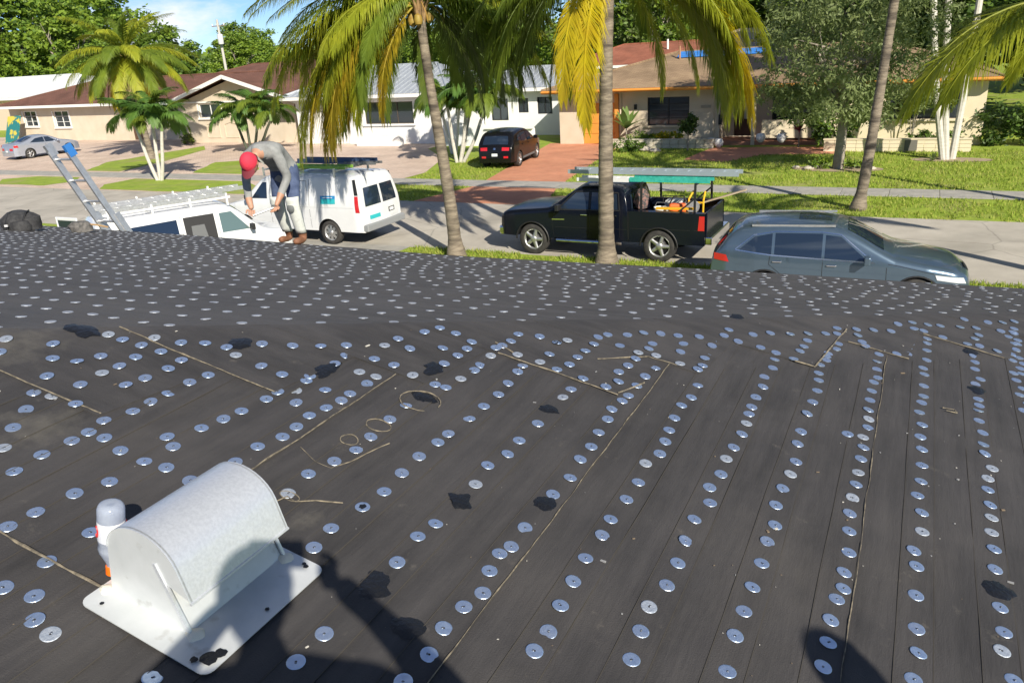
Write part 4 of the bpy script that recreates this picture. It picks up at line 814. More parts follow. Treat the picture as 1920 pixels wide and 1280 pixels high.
# extension ladder leaning on the eave
E_ = Vector((-10.12, 7.47, 3.42)); dl = Vector((-.22, -.30, 1.0))
lo_ = thing('extension_ladder', 'aluminium extension ladder standing past the roof edge at the left', 'ladder', E_-dl*3.42)
sx = Vector((1, .06, 0)).normalized(); tot = dl*(3.42+1.06)
for k_, (wd, q0, q1, off_) in enumerate(((.40, .0, .80, Vector((0, .04, 0))), (.36, .30, 1., Vector((0, -.02, 0))))):
    for s_ in (-.5, .5):
        b = MB(); b.bar(tot*q0+sx*wd*s_+off_, tot*q1+sx*wd*s_+off_, .03, .085, (0, 1, .3)); b.obj('rail', M_alu, lo_)
    n = 15
    for i in range(n):
        p = tot*((i+.62)/n)
        if q0 < (i+.62)/n < q1: b = MB(); b.tube([p+off_-sx*wd/2, p+off_+sx*wd/2], .017, 8); b.obj('rung', M_alu, lo_)
for s_, m_ in ((-.5, M_alu), (.5, mat('blue_cap', (.03, .16, .45), .5))):
    b = MB(); b.bar(tot*.985+sx*.36*s_, tot*1.02+sx*.36*s_, .055, .11, (0, 1, .3)); b.obj('end_cap', m_, lo_)
# ================================================================ people
def skin_body(name, joints, edges, parent, regions, mats, sub=2, root=0):
    """one continuous surface grown round a skeleton; faces take the cloth of the nearest bone"""
    me = bpy.data.meshes.new(name); me.from_pydata([j[0] for j in joints], edges, [])
    o = bpy.data.objects.new(name, me); COL.objects.link(o)
    sk = o.modifiers.new('skin', 'SKIN'); sk.use_smooth_shade = True
    for i, j in enumerate(joints):
        r = j[1]; d = me.skin_vertices[0].data[i]; d.radius = (r, r) if not isinstance(r, tuple) else r; d.use_root = (i == root)
    ss = o.modifiers.new('sub', 'SUBSURF'); ss.levels = sub; ss.render_levels = sub
    dg = bpy.context.evaluated_depsgraph_get(); dg.update()
    m2 = bpy.data.meshes.new_from_object(o.evaluated_get(dg)); bpy.data.objects.remove(o); bpy.data.meshes.remove(me)
    m2.materials.clear()
    for m in mats: m2.materials.append(m)
    J = [Vector(j[0]) for j in joints]
    idx = []
    for p in m2.polygons:
        best = (9e9, 0)
        for (a, b), rg in zip(edges, regions):
            ab = J[b]-J[a]; t_ = max(0, min(1, (p.center-J[a]).dot(ab)/max(1e-9, ab.length_squared))); d = (p.center-J[a]-ab*t_).length
            d -= .5*(1-t_)*(joints[a][1] if not isinstance(joints[a][1], tuple) else max(joints[a][1]))
            if d < best[0]: best = (d, rg)
        idx.append(best[1])
    for v_ in m2.vertices: v_.co += v_.normal*(.007*nz(v_.co.x*9, v_.co.y*9, v_.co.z*6)+.004*nz(v_.co.x*22, v_.co.y*22, v_.co.z*14))
    m2.polygons.foreach_set('material_index', idx); m2.polygons.foreach_set('use_smooth', [True]*len(idx)); m2.name = name
    ob = bpy.data.objects.new(name, m2); COL.objects.link(ob); ob.parent = parent
    return ob
M_shirt = mat('grey_shirt', (.20, .205, .20), .85, col2=(.30, .305, .295), scale=9, bump=.4, bscale=16); M_jean = mat('blue_jeans', (.04, .06, .125), .85, col2=(.08, .11, .20), scale=12, bump=.3, bscale=22)
M_skin = mat('skin', (.42, .22, .14), .55, col2=(.48, .26, .17), scale=10); M_boot = mat('brown_boot', (.16, .065, .03), .7, col2=(.24, .11, .06), scale=12); M_redcap = mat('red_cap', (.60, .03, .06), .8, bump=.2, bscale=60)
M_tank = mat('dark_vest', (.02, .022, .03), .85)
# ---- worker: bent forward to the left, local frame: +x forward (facing), +y his left, z up
mx, my = -6.50, 7.02
fc = Vector((.20, -.98, 0)).normalized()
man = thing('person', 'worker in red cap, grey shirt and jeans bending over at the roof edge', 'person', (mx, my, zr2(my)+.008), atan2(fc.y, fc.x))
sl_ = lambda x, y: -S*(-(0)) # feet follow the slope below
def gz(x, y):
    c, s_ = cos(man.rotation_euler.z), sin(man.rotation_euler.z); return -S*(x*s_+y*c)
J = [((-.16, 0, .80), .145),            # 0 pelvis
     ((-.12, 0, .92), .145), ((.02, 0, 1.04), .15), ((.17, 0, 1.105), .15), ((.28, 0, 1.10), .11), ((.36, 0, 1.07), .055), ((.415, 0, 1.045), .055),   # spine .. neck 6
     ((-.15, .10, .76), .10), ((-.02, .14, .46+gz(-.02, .14)), .072), ((-.10, .15, .12+gz(-.1, .15)), .05), ((-.10, .15, .05+gz(-.1, .15)), .046), ((.06, .16, .035+gz(.06, .16)), .042), ((.12, .16, .03+gz(.12, .16)), .034),   # 7-12 left leg
     ((-.17, -.10, .76), .10), ((-.16, -.14, .44+gz(-.16, -.14)), .072), ((-.30, -.15, .12+gz(-.3, -.15)), .05), ((-.31, -.15, .05+gz(-.31, -.15)), .046), ((-.15, -.16, .035+gz(-.15, -.16)), .042), ((-.09, -.16, .03+gz(-.09, -.16)), .034),   # 13-18 right leg
     ((.23, .17, 1.06), .068), ((.17, .23, .80), .052), ((.30, .17, .60), .040), ((.34, .155, .55), .030), ((.375, .145, .505), .030),   # 19-23 left arm (nearer)
     ((.25, -.17, 1.05), .068), ((.30, -.22, .78), .052), ((.40, -.15, .57), .040), ((.425, -.13, .53), .030), ((.455, -.11, .49), .030)]   # 24-28
Eg = [(0, 1), (1, 2), (2, 3), (3, 4), (4, 5), (5, 6), (0, 7), (7, 8), (8, 9), (9, 10), (10, 11), (11, 12), (0, 13), (13, 14), (14, 15), (15, 16), (16, 17), (17, 18), (3, 19), (19, 20), (20, 21), (21, 22), (22, 23), (3, 24), (24, 25), (25, 26), (26, 27), (27, 28)]
Rg = [0, 0, 0, 0, 0, 2, 1, 1, 1, 3, 3, 3, 1, 1, 1, 3, 3, 3, 0, 0, 0, 2, 2, 0, 0, 0, 2, 2]
skin_body('body', J, Eg, man, Rg, [M_shirt, M_jean, M_skin, M_boot])
def fingers(hand, fwd, across, parent, m=M_skin, curl=.6):
    hand = Vector(hand); fwd = Vector(fwd).normalized(); across = Vector(across).normalized(); dn = fwd.cross(across).normalized()
    for i, (o_, l_) in enumerate(((-.03, .062), (-.01, .07), (.01, .066), (.03, .052))):
        b = MB(); p = hand+across*o_; q = p+fwd*l_*.5+dn*.004; r_ = q+fwd*l_*.42*(1-curl*.5)+dn*l_*.4*curl
        b.tube([p-fwd*.015, p, q, r_], [.0095, .0095, .009, .007], 7); b.obj('finger', m, parent, True)
    b = MB(); p = hand-fwd*.02+across*.032; b.tube([p, p+across*.025+fwd*.015, p+across*.03+fwd*.045+dn*.01], [.011, .011, .008], 7); b.obj('thumb', m, parent, True)
fingers((.385, .14, .49), (.6, -.15, -.8), (.2, 1, .1), man); fingers((.465, -.105, .475), (.6, .2, -.75), (.2, -1, .1), man)
def head(parent, M_, hair=None):
    """head in its own frame: z up through the crown, x the way the face looks"""
    b = MB()
    def f(u, v_):
        a = 2*pi*u; e = pi*v_; x, y, z = cos(a)*sin(e), sin(a)*sin(e), cos(e)
        rx, ry, rz = .098, .078, .118
        X = x*rx+.012*(z < 0)*max(0, x); Y = y*ry*(1-.22*max(0, -z)); Z = z*rz-.01*max(0, x)*max(0, -z)
        if x > .8 and -.35 < z < .12: X += .026*max(0, 1-abs(y)/.22)*(1-abs(z+.12)/.3)
        if x > .6 and abs(z-.1) < .12: X -= .008*max(0, 1-abs(abs(y)-.38)/.2)
        return M_ @ Vector((X, Y, Z))
    b.grid(f, 32, 22); hd = b.obj('head', M_skin, parent, True)
    for s_ in (1, -1):
        e = MB(); e.lathe([(.002, -.008), (.020, -.006), (.026, 0), (.018, .008), (.004, .006)], 12, M_ @ Matrix.Translation((-.005, s_*.078, -.005)) @ Matrix.Rotation(-s_*pi/2, 4, 'X') @ Matrix.Diagonal((1, 1.35, 1, 1))); e.obj('ear', M_skin, hd, True)
        e = MB(); e.lathe([(.0, -.009), (.008, -.005), (.0105, 0), (.008, .005), (.0, .009)], 10, M_ @ Matrix.Translation((.083, s_*.031, .012))); e.obj('eye', mat('eye', (.08, .05, .04), .2), hd, True)
    e = MB(); e.bar(M_ @ Vector((.096, -.022, -.062)), M_ @ Vector((.096, .022, -.062)), .006, .007); e.obj('mouth', mat('lips', (.33, .13, .10), .6), hd)
    return hd
hm = Matrix.Translation((.50, .0, 1.0)) @ Matrix.Rotation(radians(52), 4, 'Y')
head(man, hm)
b = MB(); b.grid(lambda u, v_: hm @ Vector(((.108*cos(2*pi*u)*sin(pi*v_*.53)), .090*sin(2*pi*u)*sin(pi*v_*.53), .02+.118*cos(pi*v_*.53))), 26, 12); cp = b.obj('cap', M_redcap, man, True)
b = MB(); b.grid(lambda u, v_: hm @ Vector((.10*cos((u-.5)*2.0)+.085*v_*cos((u-.5)*1.6), .088*sin((u-.5)*2.0)*(1+.05*v_), .022-.03*v_)), 12, 4); b.obj('cap_brim', mat('cap_brim', (.16, .02, .03), .8), cp, True)
b = MB(); b.grid(lambda u, v_: hm @ Vector((-.02+(-.078-.02)*cos((u-.5)*2.6), .088*sin((u-.5)*2.6), .0-.14*v_)), 12, 4); b.obj('neck_cloth', mat('pale_cloth', (.45, .43, .38), .9), man, True)
M_pad = mat('knee_pad', (.62, .64, .60), .6, col2=(.5, .52, .48), scale=20)
for (kx, ky, an) in ((-.02, .14, (-.10, .15)), (-.16, -.14, (-.30, -.15))):
    ztop, zbot = .56+gz(kx, ky), .14+gz(*an); b = MB()
    def kp(u, v_):
        z = zbot+(ztop-zbot)*v_; t_ = 1-v_; cx = kx+(an[0]-kx)*max(0, (t_-.25)/.75); cy = ky+(an[1]-ky)*t_; r_ = .088-.022*t_; a = (u-.5)*3.0
        return Vector((cx+r_*cos(a)+.012, cy+r_*sin(a), z))
    b.grid(kp, 10, 10); o = b.obj('knee_pad', M_pad, man, True); sm = o.modifiers.new('th', 'SOLIDIFY'); sm.thickness = .012
    b = MB(); b.lathe([(.001, .02), (.03, .016), (.05, .0)], 14, Matrix.Translation((kx+.088, ky, .43+gz(kx, ky))) @ Matrix.Rotation(pi/2, 4, 'Y')); b.obj('pad_cap', mat('pad_grey', (.12, .13, .13), .7), o, True)
b = MB(); b.tube([(.40, .13, .50), (.47, .02, .465), (.52, -.06, .44)], .011, 8); b.obj('hand_tool', M_alu, man, True)

# ---- photographer and companion, both out of frame, standing on the near slope
def stander(label, x, y, face, arms):
    p = thing('person', label, 'person', (x, y, zr1(x)+.012), atan2(face[1], face[0]))
    J = [((0, 0, .93), .17), ((.0, 0, 1.12), .18), ((0, 0, 1.34), .20), ((0, 0, 1.48), .10), ((.01, 0, 1.53), .056), ((.02, 0, 1.58), .055),
         ((0, .10, .86), .105), ((.02, .12, .48), .074), ((-.01, .13, .10), .05), ((0, .13, .05), .05), ((.16, .15, .035), .04), ((0, -.10, .86), .105), ((.02, -.12, .48), .074), ((-.01, -.13, .10), .05), ((0, -.13, .05), .05), ((.16, -.15, .035), .04)]
    E_ = [(0, 1), (1, 2), (2, 3), (3, 4), (4, 5), (0, 6), (6, 7), (7, 8), (8, 9), (9, 10), (0, 11), (11, 12), (12, 13), (13, 14), (14, 15)]; R_ = [0, 0, 0, 2, 2, 1, 1, 1, 3, 3, 1, 1, 1, 3, 3]
    for sg in (1, -1):
        k = len(J); a = arms; J += [((0, sg*.21, 1.42), .085), ((a[0][0], sg*a[0][1], a[0][2]), .068), ((a[1][0], sg*a[1][1], a[1][2]), .038), ((a[2][0], sg*a[2][1], a[2][2]), .032)]
        E_ += [(2, k), (k, k+1), (k+1, k+2), (k+2, k+3)]; R_ += [0, 0, 0, 2]
    skin_body('body', J, E_, p, R_, [mat('blue_work_shirt', (.10, .14, .22), .9), M_jean, M_skin, M_boot])
    for sg in (1, -1): fingers((arms[2][0]+.01, sg*(arms[2][1]-.01), arms[2][2]+.01), (.25, -sg, -.1) if arms[2][2] > 1.2 else (.2, 0, -1), (0, 0, 1) if arms[2][2] > 1.2 else (1, 0, 0), p)
    hm = Matrix.Translation((.04, 0, 1.655)); head(p, hm)
    b = MB(); b.grid(lambda u, v_: hm @ Vector((.11*cos(2*pi*u)*sin(pi*v_*.53), .092*sin(2*pi*u)*sin(pi*v_*.53), .02+.118*cos(pi*v_*.53))), 22, 10); cp = b.obj('cap', mat('navy_cap', (.02, .03, .07), .8), p, True)
    b = MB(); b.grid(lambda u, v_: hm @ Vector((.09*cos((u-.5)*2)+.075*v_, .085*sin((u-.5)*2), .03-.012*v_)), 10, 3); b.obj('cap_brim', mat('navy_cap', (.02, .03, .07), .8), cp, True)
    return p
f2 = Vector((fw.x, fw.y, 0)).normalized()
px, py = -f2.x*.36+cr.x*.09, -f2.y*.36+cr.y*.09
ph = stander('photographer in a blue shirt holding up a phone, standing behind the viewpoint', px, py, f2, ((.04, .45, 1.24), (.25, .20, 1.46), (.31, .11, 1.50)))
b = MB(); R3 = Matrix((cr, cu, -fw)).transposed(); b.box(Vector((0, 0, CAMZ))-fw*.035-cu*.03+cr*.06, (.15, .075, .008), R3)
tag(b.obj('mobile_phone', M_black, None, bevel=.003), 'black mobile phone held up by the photographer', 'phone')
stander('second worker in a blue shirt and cap, standing to the right of the viewpoint', 1.64, .31, (-.6, .8), ((.02, .30, 1.12), (.14, .27, .90), (.18, .25, .84)))
# ================================================================ houses across the street
M_stb = mat('beige_stucco', (.58, .49, .37), .92, col2=(.64, .55, .43), scale=1.2, bump=.2, bscale=30); M_stc = mat('cream_stucco', (.70, .60, .42), .92, col2=(.74, .64, .47), scale=1.2, bump=.2, bscale=30)
M_stw = mat('white_stucco', (.80, .80, .79), .9, col2=(.74, .74, .74), scale=1.2, bump=.15, bscale=30); M_wtrim = mat('white_trim', (.80, .79, .76), .7); M_orange = mat('orange_paint', (.66, .27, .045), .6, col2=(.72, .31, .06), scale=3)
M_pane = mat('window_pane', (.06, .075, .09), .06, .5, spec=.6); M_dkframe = mat('dark_frame', (.02, .02, .022), .5); M_wood = mat('brown_wood', (.10, .05, .03), .7)
def shingle(name, c1, c2, c3):
    if name in MATS: return MATS[name]
    m = bpy.data.materials.new(name); m.use_nodes = True; t = m.node_tree; b = t.nodes['Principled BSDF']; b.inputs['Roughness'].default_value = .9
    k = t.nodes.new('ShaderNodeTexCoord'); br = t.nodes.new('ShaderNodeTexBrick'); br.inputs['Scale'].default_value = 3.0; br.inputs['Row Height'].default_value = .34; br.inputs['Brick Width'].default_value = .8
    br.inputs['Color1'].default_value = c1+(1,); br.inputs['Color2'].default_value = c2+(1,); br.inputs['Mortar'].default_value = c3+(1,); br.inputs['Mortar Size'].default_value = .03
    n = t.nodes.new('ShaderNodeTexNoise'); n.inputs['Scale'].default_value = .8; n.inputs['Detail'].default_value = 8; q = t.nodes.new('ShaderNodeMix'); q.data_type = 'RGBA'; q.blend_type = 'MULTIPLY'; q.inputs['Factor'].default_value = .7
    r = t.nodes.new('ShaderNodeValToRGB'); r.color_ramp.elements[0].position = .32; r.color_ramp.elements[0].color = (.5, .48, .46, 1); r.color_ramp.elements[1].position = .66
    t.links.new(k.outputs['Object'], br.inputs['Vector']); t.links.new(k.outputs['Object'], n.inputs['Vector']); t.links.new(n.outputs['Fac'], r.inputs['Fac']); t.links.new(br.outputs['Color'], q.inputs['A']); t.links.new(r.outputs['Color'], q.inputs['B']); t.links.new(q.outputs['Result'], b.inputs['Base Color'])
    MATS[name] = m; return m
R_brown = shingle('shingle_brown', (.17, .075, .05), (.21, .095, .065), (.11, .05, .035)); R_tan = shingle('shingle_tan', (.31, .21, .125), (.37, .26, .155), (.23, .16, .095)); R_red = shingle('shingle_red', (.33, .11, .06), (.38, .14, .08), (.22, .08, .05))
R_metal = mat('metal_roof', (.42, .45, .48), .45, .35, col2=(.50, .53, .56), scale=1.5)
def wallx(b, x0, x1, z1, y, th, ops=(), z0=0.):
    """wall facing the street along x, with real openings"""
    cur = x0; cy = y+th/2
    for xa, xb, za, zb in sorted(ops):
        if xa > cur: b.box(((cur+xa)/2, cy, (z0+z1)/2), (xa-cur, th, z1-z0))
        if za > z0: b.box(((xa+xb)/2, cy, (z0+za)/2), (xb-xa, th, za-z0))
        if zb < z1: b.box(((xa+xb)/2, cy, (zb+z1)/2), (xb-xa, th, z1-zb))
        cur = xb
    if x1 > cur: b.box(((cur+x1)/2, cy, (z0+z1)/2), (x1-cur, th, z1-z0))
def window(parent, op, y, th, frame, cols=2, rows=1, sill=M_wtrim, surround=None, curtain=None):
    xa, xb, za, zb = op; f = MB(); yy = y+th*.45; t_ = .05
    for a, c in (((xa, zb-t_/2), (xb, zb-t_/2)), ((xa, za+t_/2), (xb, za+t_/2))): f.bar((a[0], yy, a[1]), (c[0], yy, c[1]), .07, t_)
    for x in (xa+t_/2, xb-t_/2): f.bar((x, yy, za+t_), (x, yy, zb-t_), t_, .07, (0, 1, 0))
    for i in range(1, cols): x = xa+(xb-xa)*i/cols; f.bar((x, yy-.004, za+t_), (x, yy-.004, zb-t_), t_*.7, .05, (0, 1, 0))
    for j in range(1, rows): z = za+(zb-za)*j/rows; f.bar((xa+t_, yy-.006, z), (xb-t_, yy-.006, z), .04, t_*.6)
    o = f.obj('window', frame, parent); p = MB(); p.add([(xa, yy+.02, za), (xb, yy+.02, za), (xb, yy+.02, zb), (xa, yy+.02, zb)], [(0, 1, 2, 3)]); p.obj('pane', M_pane, o)
    if sill: s_ = MB(); s_.box(((xa+xb)/2, y-.05, za-.05), (xb-xa+.24, .16, .09)); s_.obj('sill', sill, o)
    if surround:
        for x in (xa-.06, xb+.06): s_ = MB(); s_.box((x, y-.02, (za+zb)/2), (.10, .06, zb-za)); s_.obj('surround', surround, o)
    return o
def hip_roof(parent, x0, x1, y0, y1, ze, zr, xa, xb, m, fascia, fh=.2, name='roof'):
    ym = (y0+y1)/2; b = MB(); V = [(x0, y0, ze), (x1, y0, ze), (x1, y1, ze), (x0, y1, ze), (xa, ym, zr), (xb, ym, zr)]
    b.add(V, [(0, 1, 5, 4), (1, 2, 5), (2, 3, 4, 5), (3, 0, 4)]); b.add([(x, y, z-.03) for x, y, z in V[:4]], [(3, 2, 1, 0)]); o = b.obj(name, m, parent)
    f = MB(); f.bar((x0, y0+.012, ze-fh/2-.01), (x1, y0+.012, ze-fh/2-.01), .03, fh); f.bar((x0+.012, y0+.03, ze-fh/2-.01), (x0+.012, y1, ze-fh/2-.01), .03, fh); f.bar((x1-.012, y0+.03, ze-fh/2-.01), (x1-.012, y1, ze-fh/2-.01), .03, fh); f.obj('fascia', fascia, o)
    rc = MB(); rc.tube([(xa, ym, zr+.01), (xb, ym, zr+.01)], .07, 6)
    for e, (cx, cy) in ((xa, (x0, y0)), (xb, (x1, y0))): rc.tube([(e, ym, zr+.01), (cx, cy, ze+.02)], .06, 6)
    rc.obj('ridge_cap', m, o); return o
# ---- tan-roofed house on the right
H1 = thing('bungalow', 'beige bungalow with tan shingle roof, orange eaves and orange garage door', 'house')
b = MB(); W1 = (-12.95, -10.75, .95, 2.36); GD = (-16.6, -14.75, .0, 2.15)
wallx(b, -17.95, -9.45, 2.72, 42, .25, [GD, W1]); b.box((-17.83, 46, 1.36), (.25, 7.5, 2.72)); b.box((-7.8, 50, 1.36), (20.2, .25, 2.72)); b.box((2.3, 46, 1.36), (.25, 7.5, 2.72))
wallx(b, -9.2, -3.9, 2.72, 43.6, .25, [(-8.8, -7.75, .2, 2.45), (-6.9, -4.4, .9, 2.2)]); b.box((-9.325, 42.9, 1.36), (.245, 1.8, 2.72)); b.obj('wall', M_stb, H1)
b = MB(); W2 = (-1.5, 1.6, 1.15, 2.35); wallx(b, -3.9, 2.4, 2.72, 41.6, .25, [W2]); b.obj('wall', M_stc, H1)
window(H1, W1, 42, .25, M_dkframe, 2, 4, mat('sill_cream', (.62, .52, .38), .8)); window(H1, W2, 41.6, .25, M_dkframe, 3, 1, M_stc); window(H1, (-6.9, -4.4, .9, 2.2), 43.6, .25, M_dkframe, 2, 1, None)
g = MB()
for i in range(4): g.box(((GD[0]+GD[1])/2, 42.14, .27+i*.535), (GD[1]-GD[0]-.02, .05, .52))
gd = g.obj('garage_door', M_orange, H1, bevel=.01)
b = MB(); b.box((-14.62, 41.93, 1.3), (.2, .12, 2.6)); b.obj('orange_post', M_orange, H1)
b = MB(); b.box((-8.275, 43.74, 1.3), (1.03, .06, 2.25)); dr = b.obj('door', M_wood, H1); b = MB(); b.box((-8.2, 43.70, 1.6), (.2, .02, 1.1)); b.obj('door_pane', mat('frosted', (.5, .52, .5), .3), dr); b = MB(); b.lathe([(.03, 0), (.035, .03), (.01, .05)], 8, Matrix.Translation((-7.9, 43.66, 1.2)) @ Matrix.Rotation(pi/2, 4, 'X')); b.obj('handle', M_chrome, dr)
for x in (-7.45, -4.2): b = MB(); b.box((x, 41.6, 1.3), (.18, .18, 2.6)); b.obj('porch_post', M_stb, H1, bevel=.01)
b = MB(); b.box((-6.4, 42.5, .09), (5.6, 1.9, .18)); b.obj('porch_slab', mat('porch_tile', (.36, .17, .11), .8), H1)
b = MB(); b.box((-5.75, 41.95, .72), (2.7, .16, .86)); b.obj('porch_wall', M_stc, H1, bevel=.01)
b = MB(); b.box((-9.9, 41.985, 1.85), (.5, .03, .14)); b.obj('house_number_plate', mat('plate_grey', (.36, .32, .26), .7), H1)
b = MB(); b.box((-9.15, 41.93, 1.2), (.16, .1, .5)); b.obj('letter_box', M_black, H1, bevel=.01)
hip_roof(H1, -18.5, 2.9, 40.9, 50.6, 2.92, 4.42, -12.4, -1.9, R_tan, M_orange, .17)
b = MB(); b.tube([(-12.0, 44.7, 4.1), (-12.0, 44.7, 4.75)], .05, 8); b.obj('vent_pipe', mat('rust_pipe', (.36, .2, .11), .8), H1)
b = MB(); b.grid(lambda u, v_: (lambda y_: (-12.2+4.9*u+.15*nz(u*4, v_*3, 1), y_, 2.92+1.5*(min(y_, 91.5-y_)-40.9)/4.85+.05+.02*nz(u*8, v_*4, 2)))(44.75+.1*u+1.8*v_), 20, 10); b.obj('tarp', mat('blue_tarp', (.03, .17, .55), .5, col2=(.06, .26, .66), scale=4), H1)
for (xa, xb, ya, h_, nm) in ((-14.3, -9.1, 40.35, .42, 'stone_planter'), (-3.9, 1.95, 39.4, .52, 'cream_planter_wall')):
    pw = thing('planter_wall', 'low stone planter wall under the dark window of the bungalow' if nm[0] == 's' else 'low cream block wall behind the white palm trunks', 'wall'); n = int((xb-xa)/.42); rows = 2 if nm[0] == 's' else 3
    bm_ = MB(); bm_.box((0, 0, 0), ((xb-xa)/n-.012, .2, h_/rows-.010)); me = bm_.mesh('stone' if nm[0] == 's' else 'block', mat('field_stone', (.5, .44, .34), .9, col2=(.6, .55, .45), scale=4) if nm[0] == 's' else M_stc)
    for r_ in range(rows):
        for i in range(n):
            put('stone' if nm[0] == 's' else 'block', me, pw, .015 if nm[0] == 's' else .006, (xa+(i+.5+(.25 if r_ % 2 else 0)*(0))*(xb-xa)/n, ya+random.uniform(-.02, .02)*(1 if nm[0] == 's' else .3), h_/rows*(r_+.5)))
    c_ = MB(); c_.box(((xa+xb)/2, ya, h_+.02), (xb-xa+.06, .26, .045)); c_.obj('coping', M_stc if nm[0] == 'c' else mat('coping_stone', (.55, .5, .4), .9), pw)
b = MB(); b.box((-.35, 39.26, .28), (.5, .03, .46)); tag(b.obj('access_panel', mat('panel_grey', (.16, .15, .13), .8), None), 'dark grey access panel on the low cream block wall', 'panel')
b = MB(); b.tube([(-18.5, 40.84, 2.84), (2.9, 40.84, 2.84)], .05, 6); b.obj('gutter', M_orange, H1, True)
for x in (-14.4, -9.5): b = MB(); b.tube([(x, 41.9, 2.7), (x, 41.9, .1)], .035, 6); b.obj('downpipe', M_stb, H1, True)
b = MB(); b.box((-13.6, 41.97, 1.9), (.14, .12, .26)); b.obj('wall_lamp', M_black, H1, bevel=.02)
# ---- white house with metal roof
H2 = thing('white_house', 'white house with grey standing seam metal roof in the middle', 'house')
b = MB(); W3 = (-31.2, -27.6, 1.2, 2.5); wallx(b, -36.6, -25.2, 2.8, 42.2, .25, [(-35.6, -32.6, 0, 2.2), W3]); b.box((-25.32, 44.2, 1.4), (.25, 3.75, 2.8)); b.box((-36.5, 47, 1.4), (.25, 9, 2.8))
W4 = [(-24.4, -23.2, .9, 2.2), (-22.5, -21.8, 1.35, 2.2), (-21.2, -20.2, 1.25, 2.25)]; wallx(b, -25.2, -18.9, 2.7, 46.2, .25, W4); b.box((-19.0, 49, 1.35), (.25, 5.3, 2.7)); b.obj('wall', M_stw, H2)
window(H2, W3, 42.2, .25, mat('bronze_frame', (.09, .07, .055), .5), 3, 1, M_wtrim)
for q_ in W4: window(H2, q_, 46.2, .25, M_dkframe, 2, 1, None)
b = MB(); b.box((-34.1, 42.33, 1.1), (2.98, .05, 2.18)); b.obj('garage_door', M_wtrim, H2)
for xx in (-30.2, -28.4): b = MB(); b.box((xx, 42.6, 1.62), (.7, .05, .75)); b.obj('blind', mat('blind', (.5, .36, .2), .8), H2)
b = MB(); b.box((-29.7, 41.4, .3), (3.2, .5, .6)); b.obj('planter_box', M_wtrim, H2, bevel=.02)
for x0, y0, x1, y1, ze, zr, xa, xb in ((-37.2, 41.4, -24.6, 51, 3.0, 4.5, -33.5, -28), (-26, 45.5, -18.5, 53, 2.85, 3.9, -24, -20.5)):
    o = hip_roof(H2, x0, x1, y0, y1, ze, zr, xa, xb, R_metal, M_wtrim, .2); ym = (y0+y1)/2
    x = x0+.35
    while x < x1:
        k_ = 1. if xa <= x <= xb else ((x-x0)/(xa-x0) if x < xa else (x1-x)/(x1-xb)); r_ = MB(); r_.bar((x, y0, ze+.015), (x, y0+(ym-y0)*k_, ze+(zr-ze)*k_+.015), .03, .045); r_.obj('seam_rib', R_metal, o); x += .42
# arched white garden wall before it
aw = thing('garden_wall', 'arched white garden wall in front of the metal roofed house', 'wall')
b = MB(); pol = [(-25.0, 0), (-25.0, 1.15), (-24.8, 1.5), (-24.3, 1.85), (-23.6, 2.0), (-22.9, 1.8), (-22.4, 1.4), (-22.2, 1.0), (-19.2, .95), (-19.2, 0)]; n = len(pol)
b.add([(x, 41.2, z) for x, z in pol]+[(x, 41.4, z) for x, z in pol], [tuple(range(n)), tuple(range(2*n-1, n-1, -1))]+[((i+1) % n, i, i+n, (i+1) % n+n) for i in range(n)]); b.obj('panel', M_stw, aw)
b = MB(); b.box((-20.7, 41.19, .98), (3.0, .28, .06)); b.obj('coping', M_wtrim, aw)
# ---- beige house on the left with gabled wing
H3 = thing('brown_roof_house', 'beige house with brown shingle roof and white trimmed gable at the left', 'house')
b = MB(); W5, W6 = (-68.4, -66.7, 1.15, 2.4), (-64.5, -62.6, 1.05, 2.35); wallx(b, -70.2, -48.2, 2.65, 44.7, .25, [W5, W6, (-55.5, -54.3, 0, 2.1)])
W7 = (-46.1, -44.0, 1.7, 2.65); wallx(b, -47.9, -37.4, 2.75, 43.0, .25, [W7]); b.box((-47.8, 44.1, 1.37), (.245, 1.7, 2.74)); b.box((-70.1, 49, 1.3), (.25, 8.4, 2.6)); b.box((-37.5, 47, 1.37), (.25, 7.5, 2.74))
b.add([(-47.9, 43.0, 2.75), (-37.4, 43.0, 2.75), (-42.6, 43.0, 4.25), (-47.9, 43.24, 2.75), (-37.4, 43.24, 2.75), (-42.6, 43.24, 4.25)], [(0, 1, 2), (5, 4, 3), (0, 2, 5, 3), (2, 1, 4, 5)]); b.obj('wall', M_stb, H3)
for q_ in (W5, W6): window(H3, q_, 44.7, .25, M_wtrim, 2, 3, M_wtrim, M_wtrim)
window(H3, W7, 43.0, .25, M_wtrim, 2, 1, M_wtrim, M_wtrim); b = MB(); b.box((-54.9, 44.85, 1.05), (1.18, .05, 2.08)); b.obj('door', M_wood, H3)
hip_roof(H3, -71.0, -38.5, 43.9, 54, 2.88, 4.5, -63.5, -42.5, R_brown, M_wtrim, .2)
b = MB(); b.add([(-48.9, 42.2, 2.72), (-42.6, 42.2, 4.52), (-36.4, 42.2, 2.72), (-48.9, 49, 2.72), (-42.6, 49, 4.52), (-36.4, 49, 2.72)], [(0, 1, 4, 3), (1, 2, 5, 4)]); gr = b.obj('gable_roof', R_brown, H3); sm = gr.modifiers.new('t', 'SOLIDIFY'); sm.thickness = .06
b = MB(); b.bar((-48.95, 42.18, 2.62), (-42.6, 42.18, 4.43), .04, .24); b.bar((-42.6, 42.18, 4.43), (-36.35, 42.18, 2.62), .04, .24); b.bar((-48.95, 42.2, 2.62), (-48.95, 44, 2.62), .04, .2); b.obj('verge_board', M_wtrim, gr)
b = MB(); b.bar((-47.9, 42.95, 2.78), (-37.4, 42.95, 2.78), .05, .1); b.obj('gable_band', M_wtrim, H3)
